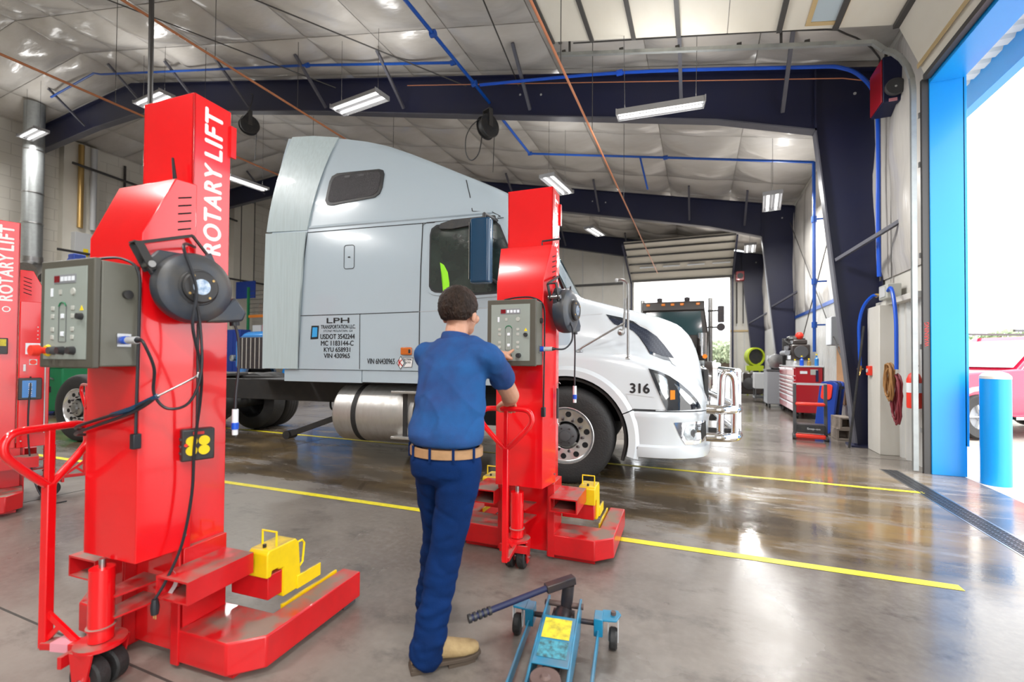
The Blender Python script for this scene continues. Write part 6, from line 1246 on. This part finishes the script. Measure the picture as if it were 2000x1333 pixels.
for i in range(9): B().box(-.5+.11*i, -.47+.11*i, -1.775, -1.755, .9, 1.7).obj('grille_bar', 'dark_grey', kt)
for s in (-1, 1):
    B().prism(arc(-1.1, .55, .72, 0, 180, 12)+arc(-1.1, .55, .62, 180, 0, 12), s*1.0-.22, s*1.0+.22, 'x').obj('fender', 'truck_black', kt, bev=.02); B().lathe([(.05, -.14), (.5, -.14), (.52, -.1), (.52, .1), (.5, .14), (.05, .14)], (s*1.02, -1.1, .52), (1, 0, 0), 32).obj('tyre', 'rubber', kt)
    B().cyl((s*.92, -.35, 1.45), (s*.92, -.35, 2.2), .15).obj('air_cleaner', 'chrome', kt); B().box(s*.9-.1, s*.9+.1, -1.7, -1.55, 1.05, 1.3).obj('headlight', 'lens', kt, bev=.02); B().cyl((s*1.0, -1.5, 1.42), (s*1.0, -1.6, 1.42), .07).obj('turn_signal', 'amber', kt)
    B().box(s*1.5-.1, s*1.5+.1, -.15, -.1, 2.55, 3.1).obj('mirror', 'jack_dark', kt, bev=.02); B().cyl((s*1.5, -.14, 2.4), (s*1.5, -.1, 2.4), .13).obj('convex_mirror', 'jack_dark', kt); B().tube([(s*1.1, 0, 2.95), (s*1.5, -.1, 2.95)], .032, 6).tube([(s*1.1, 0, 2.4), (s*1.5, -.1, 2.4)], .032, 6).obj('mirror_arm', 'steel', kt); B().cyl((s*1.22, 1.9, 1.0), (s*1.22, 1.9, 3.62), .08).obj('exhaust_stack', 'steel', kt)

# ------------------------------------------------------------------ outside
bo2 = thing('bollard', 'blue steel bollard with rounded pale cap outside the bay door', 'bollard', (2.99, 6.62, 0)); B().cyl((0, 0, -.01), (0, 0, 1.16), .125, n=32).obj('post', 'door_blue', bo2); B().lathe([(.127, 0), (.125, .03), (.10, .06), (.05, .08), (.01, .085)], (0, 0, 1.14), (0, 0, 1), 32).obj('cap', 'apron', bo2)
suv = thing('suv', 'red sport utility vehicle parked on the gravel beyond the bollard', 'car', (4.08, 11.05, 0), math.atan2(-.39, -.92))
SV = [(.72, .55, .78, 1.02, 0, .70), (.62, .42, .9, 1.08, 0, .82), (.0, .40, .95, 1.14, 0, .86), (-.75, .38, .95, 1.20, 0, .87), (-1.4, .36, .96, 1.20, 0, .88), (-2.4, .36, .96, 1.20, 0, .88), (-3.4, .38, .96, 1.20, 0, .87), (-3.75, .5, .95, 1.18, 0, .82)]
B().loft([[(x, -w, z0), (x, -w-.02, zm), (x, -w+.03, zt), (x, w-.03, zt), (x, w+.02, zm), (x, w, z0)] for x, z0, zm, zt, _, w in SV], closed=True).obj('body', 'suv_red', suv, bev=.03)
B().loft([[(x, -w, 1.17), (x2, -w+.17, zt), (x2, w-.17, zt), (x, w, 1.17)] for x, x2, zt, w in ((-.72, -1.42, 1.74, .84), (-.9, -1.5, 1.80, .85), (-2.4, -2.4, 1.84, .85), (-3.5, -3.3, 1.82, .84), (-3.7, -3.45, 1.78, .82))], closed=True).obj('greenhouse', 'suv_red', suv, bev=.03)
B()._add([(-.77, -.74, 1.215), (-.77, .74, 1.215), (-1.40, .60, 1.715), (-1.40, -.60, 1.715)], [(0, 1, 2, 3)]).obj('windshield', 'sky_glass', suv).location = (.03, 0, .012)
for s in (-1, 1):
    for (xa, xb, xc, xd) in ((-1.15, -2.05, -2.05, -1.58), (-2.15, -3.0, -3.0, -2.15), (-3.1, -3.45, -3.3, -3.1)):
        B()._add([(xa, s*.845, 1.24), (xb, s*.845, 1.24), (xc, s*.715, 1.70), (xd, s*.715, 1.70)], [(0, 1, 2, 3)]).obj('side_window', 'window_glass', suv).location = (0, s*.016, 0)
    B().box(-1.3, -1.05, s*.98-.09, s*.98+.09, 1.22, 1.38).obj('door_mirror', 'dark_grey', suv, bev=.03); B().box(-1.0, -3.2, s*.89-.012, s*.89+.012, .74, .80).obj('side_moulding', 'mid_grey', suv); B().box(-.55, -3.0, s*.9-.05, s*.9+.05, .34, .39).obj('side_step', 'chrome', suv); B().box(-.9, -3.4, s*.62-.02, s*.62+.02, 1.86, 1.9).obj('roof_rail', 'dark_grey', suv)
    for x in (.0, -2.85):
        B().lathe([(.22, -.1), (.36, -.12), (.385, -.08), (.385, .08), (.36, .12), (.22, .1)], (x, s*.82, .385), (0, 1, 0), 36, True).obj('tyre', 'rubber', suv); B().lathe([(.02, .06), (.06, .07), (.08, .05), (.2, .05), (.23, .08), (.235, -.05), (.02, -.05)], (x, s*.82, .385), (0, s, 0), 30).obj('wheel_rim', 'mid_grey', suv)
        for i in range(5): a = 2*PI*i/5; B().bar((x, s*.885, .385), (x+.21*math.cos(a), s*.885, .385+.21*math.sin(a)), .06, .02).obj('spoke', 'light_grey', suv)
        B().prism(arc(x, .385, .52, 0, 180, 12)+arc(x, .385, .44, 180, 0, 12), min(s*.80, s*.90), max(s*.80, s*.90), 'y').obj('wheel_arch', 'mid_grey', suv)
    for x in (-1.08, -2.1): B().box(x-.005, x+.005, s*.888-.01, s*.888+.01, .45, 1.18).obj('door_gap', 'dark_grey', suv)
B().box(.70, .80, -.75, .75, .45, .70).obj('front_bumper', 'mid_grey', suv, bev=.04); B().box(-3.85, -3.72, -.75, .75, .5, .75).obj('rear_bumper', 'mid_grey', suv, bev=.04)
def tree(x, y, h, w, m, label):
    t = thing('tree', label, 'tree', (x, y, 0), 0, 'trees beyond the lot'); B().tube([(0, 0, 0), (.1, 0, h*.5), (0, .1, h*.8)], [w*.07, w*.05, w*.02], 8).obj('trunk', 'bark', t); rnd = random.Random(int(x*7+y)); vs = []; fs = []
    for i in range(2600):
        a, b_2, c = rnd.gauss(0, 1), rnd.gauss(0, 1), rnd.gauss(0, 1); q = Vector((a, b_2, c)).normalized()*(rnd.random()**.35); p = Vector((q.x*w*.5, q.y*w*.5, h*.6+q.z*h*.4)); s = w*.024*rnd.uniform(.7, 1.5)
        u = Vector((rnd.gauss(0, 1), rnd.gauss(0, 1), rnd.gauss(0, 1))).normalized(); v = u.orthogonal().normalized(); n0 = len(vs); vs += [p+u*s, p+v*s*.6, p-u*s, p-v*s*.6]; fs.append((n0, n0+1, n0+2, n0+3))
    b = B(); b._add(vs, fs); b.obj('foliage', m, t)['kind'] = 'stuff'
for i, (x, y, h, w, m) in enumerate(((30, 62, 4.6, 10, 'hazy_leaf_a'), (41, 60, 5.2, 10, 'hazy_leaf_b'), (52, 58, 4.6, 10, 'hazy_leaf_a'), (3.5, 74, 4.2, 10, 'hazy_leaf_b'), (19, 66, 5.2, 10, 'hazy_leaf_a'))): tree(x, y, h, w, m, ('round green tree just right of the blue jamb', 'green tree paled by painted haze behind the red car roof', 'green tree at the right photo edge', 'green tree seen through the far doorway', 'distant green tree behind the blue jamb')[i])
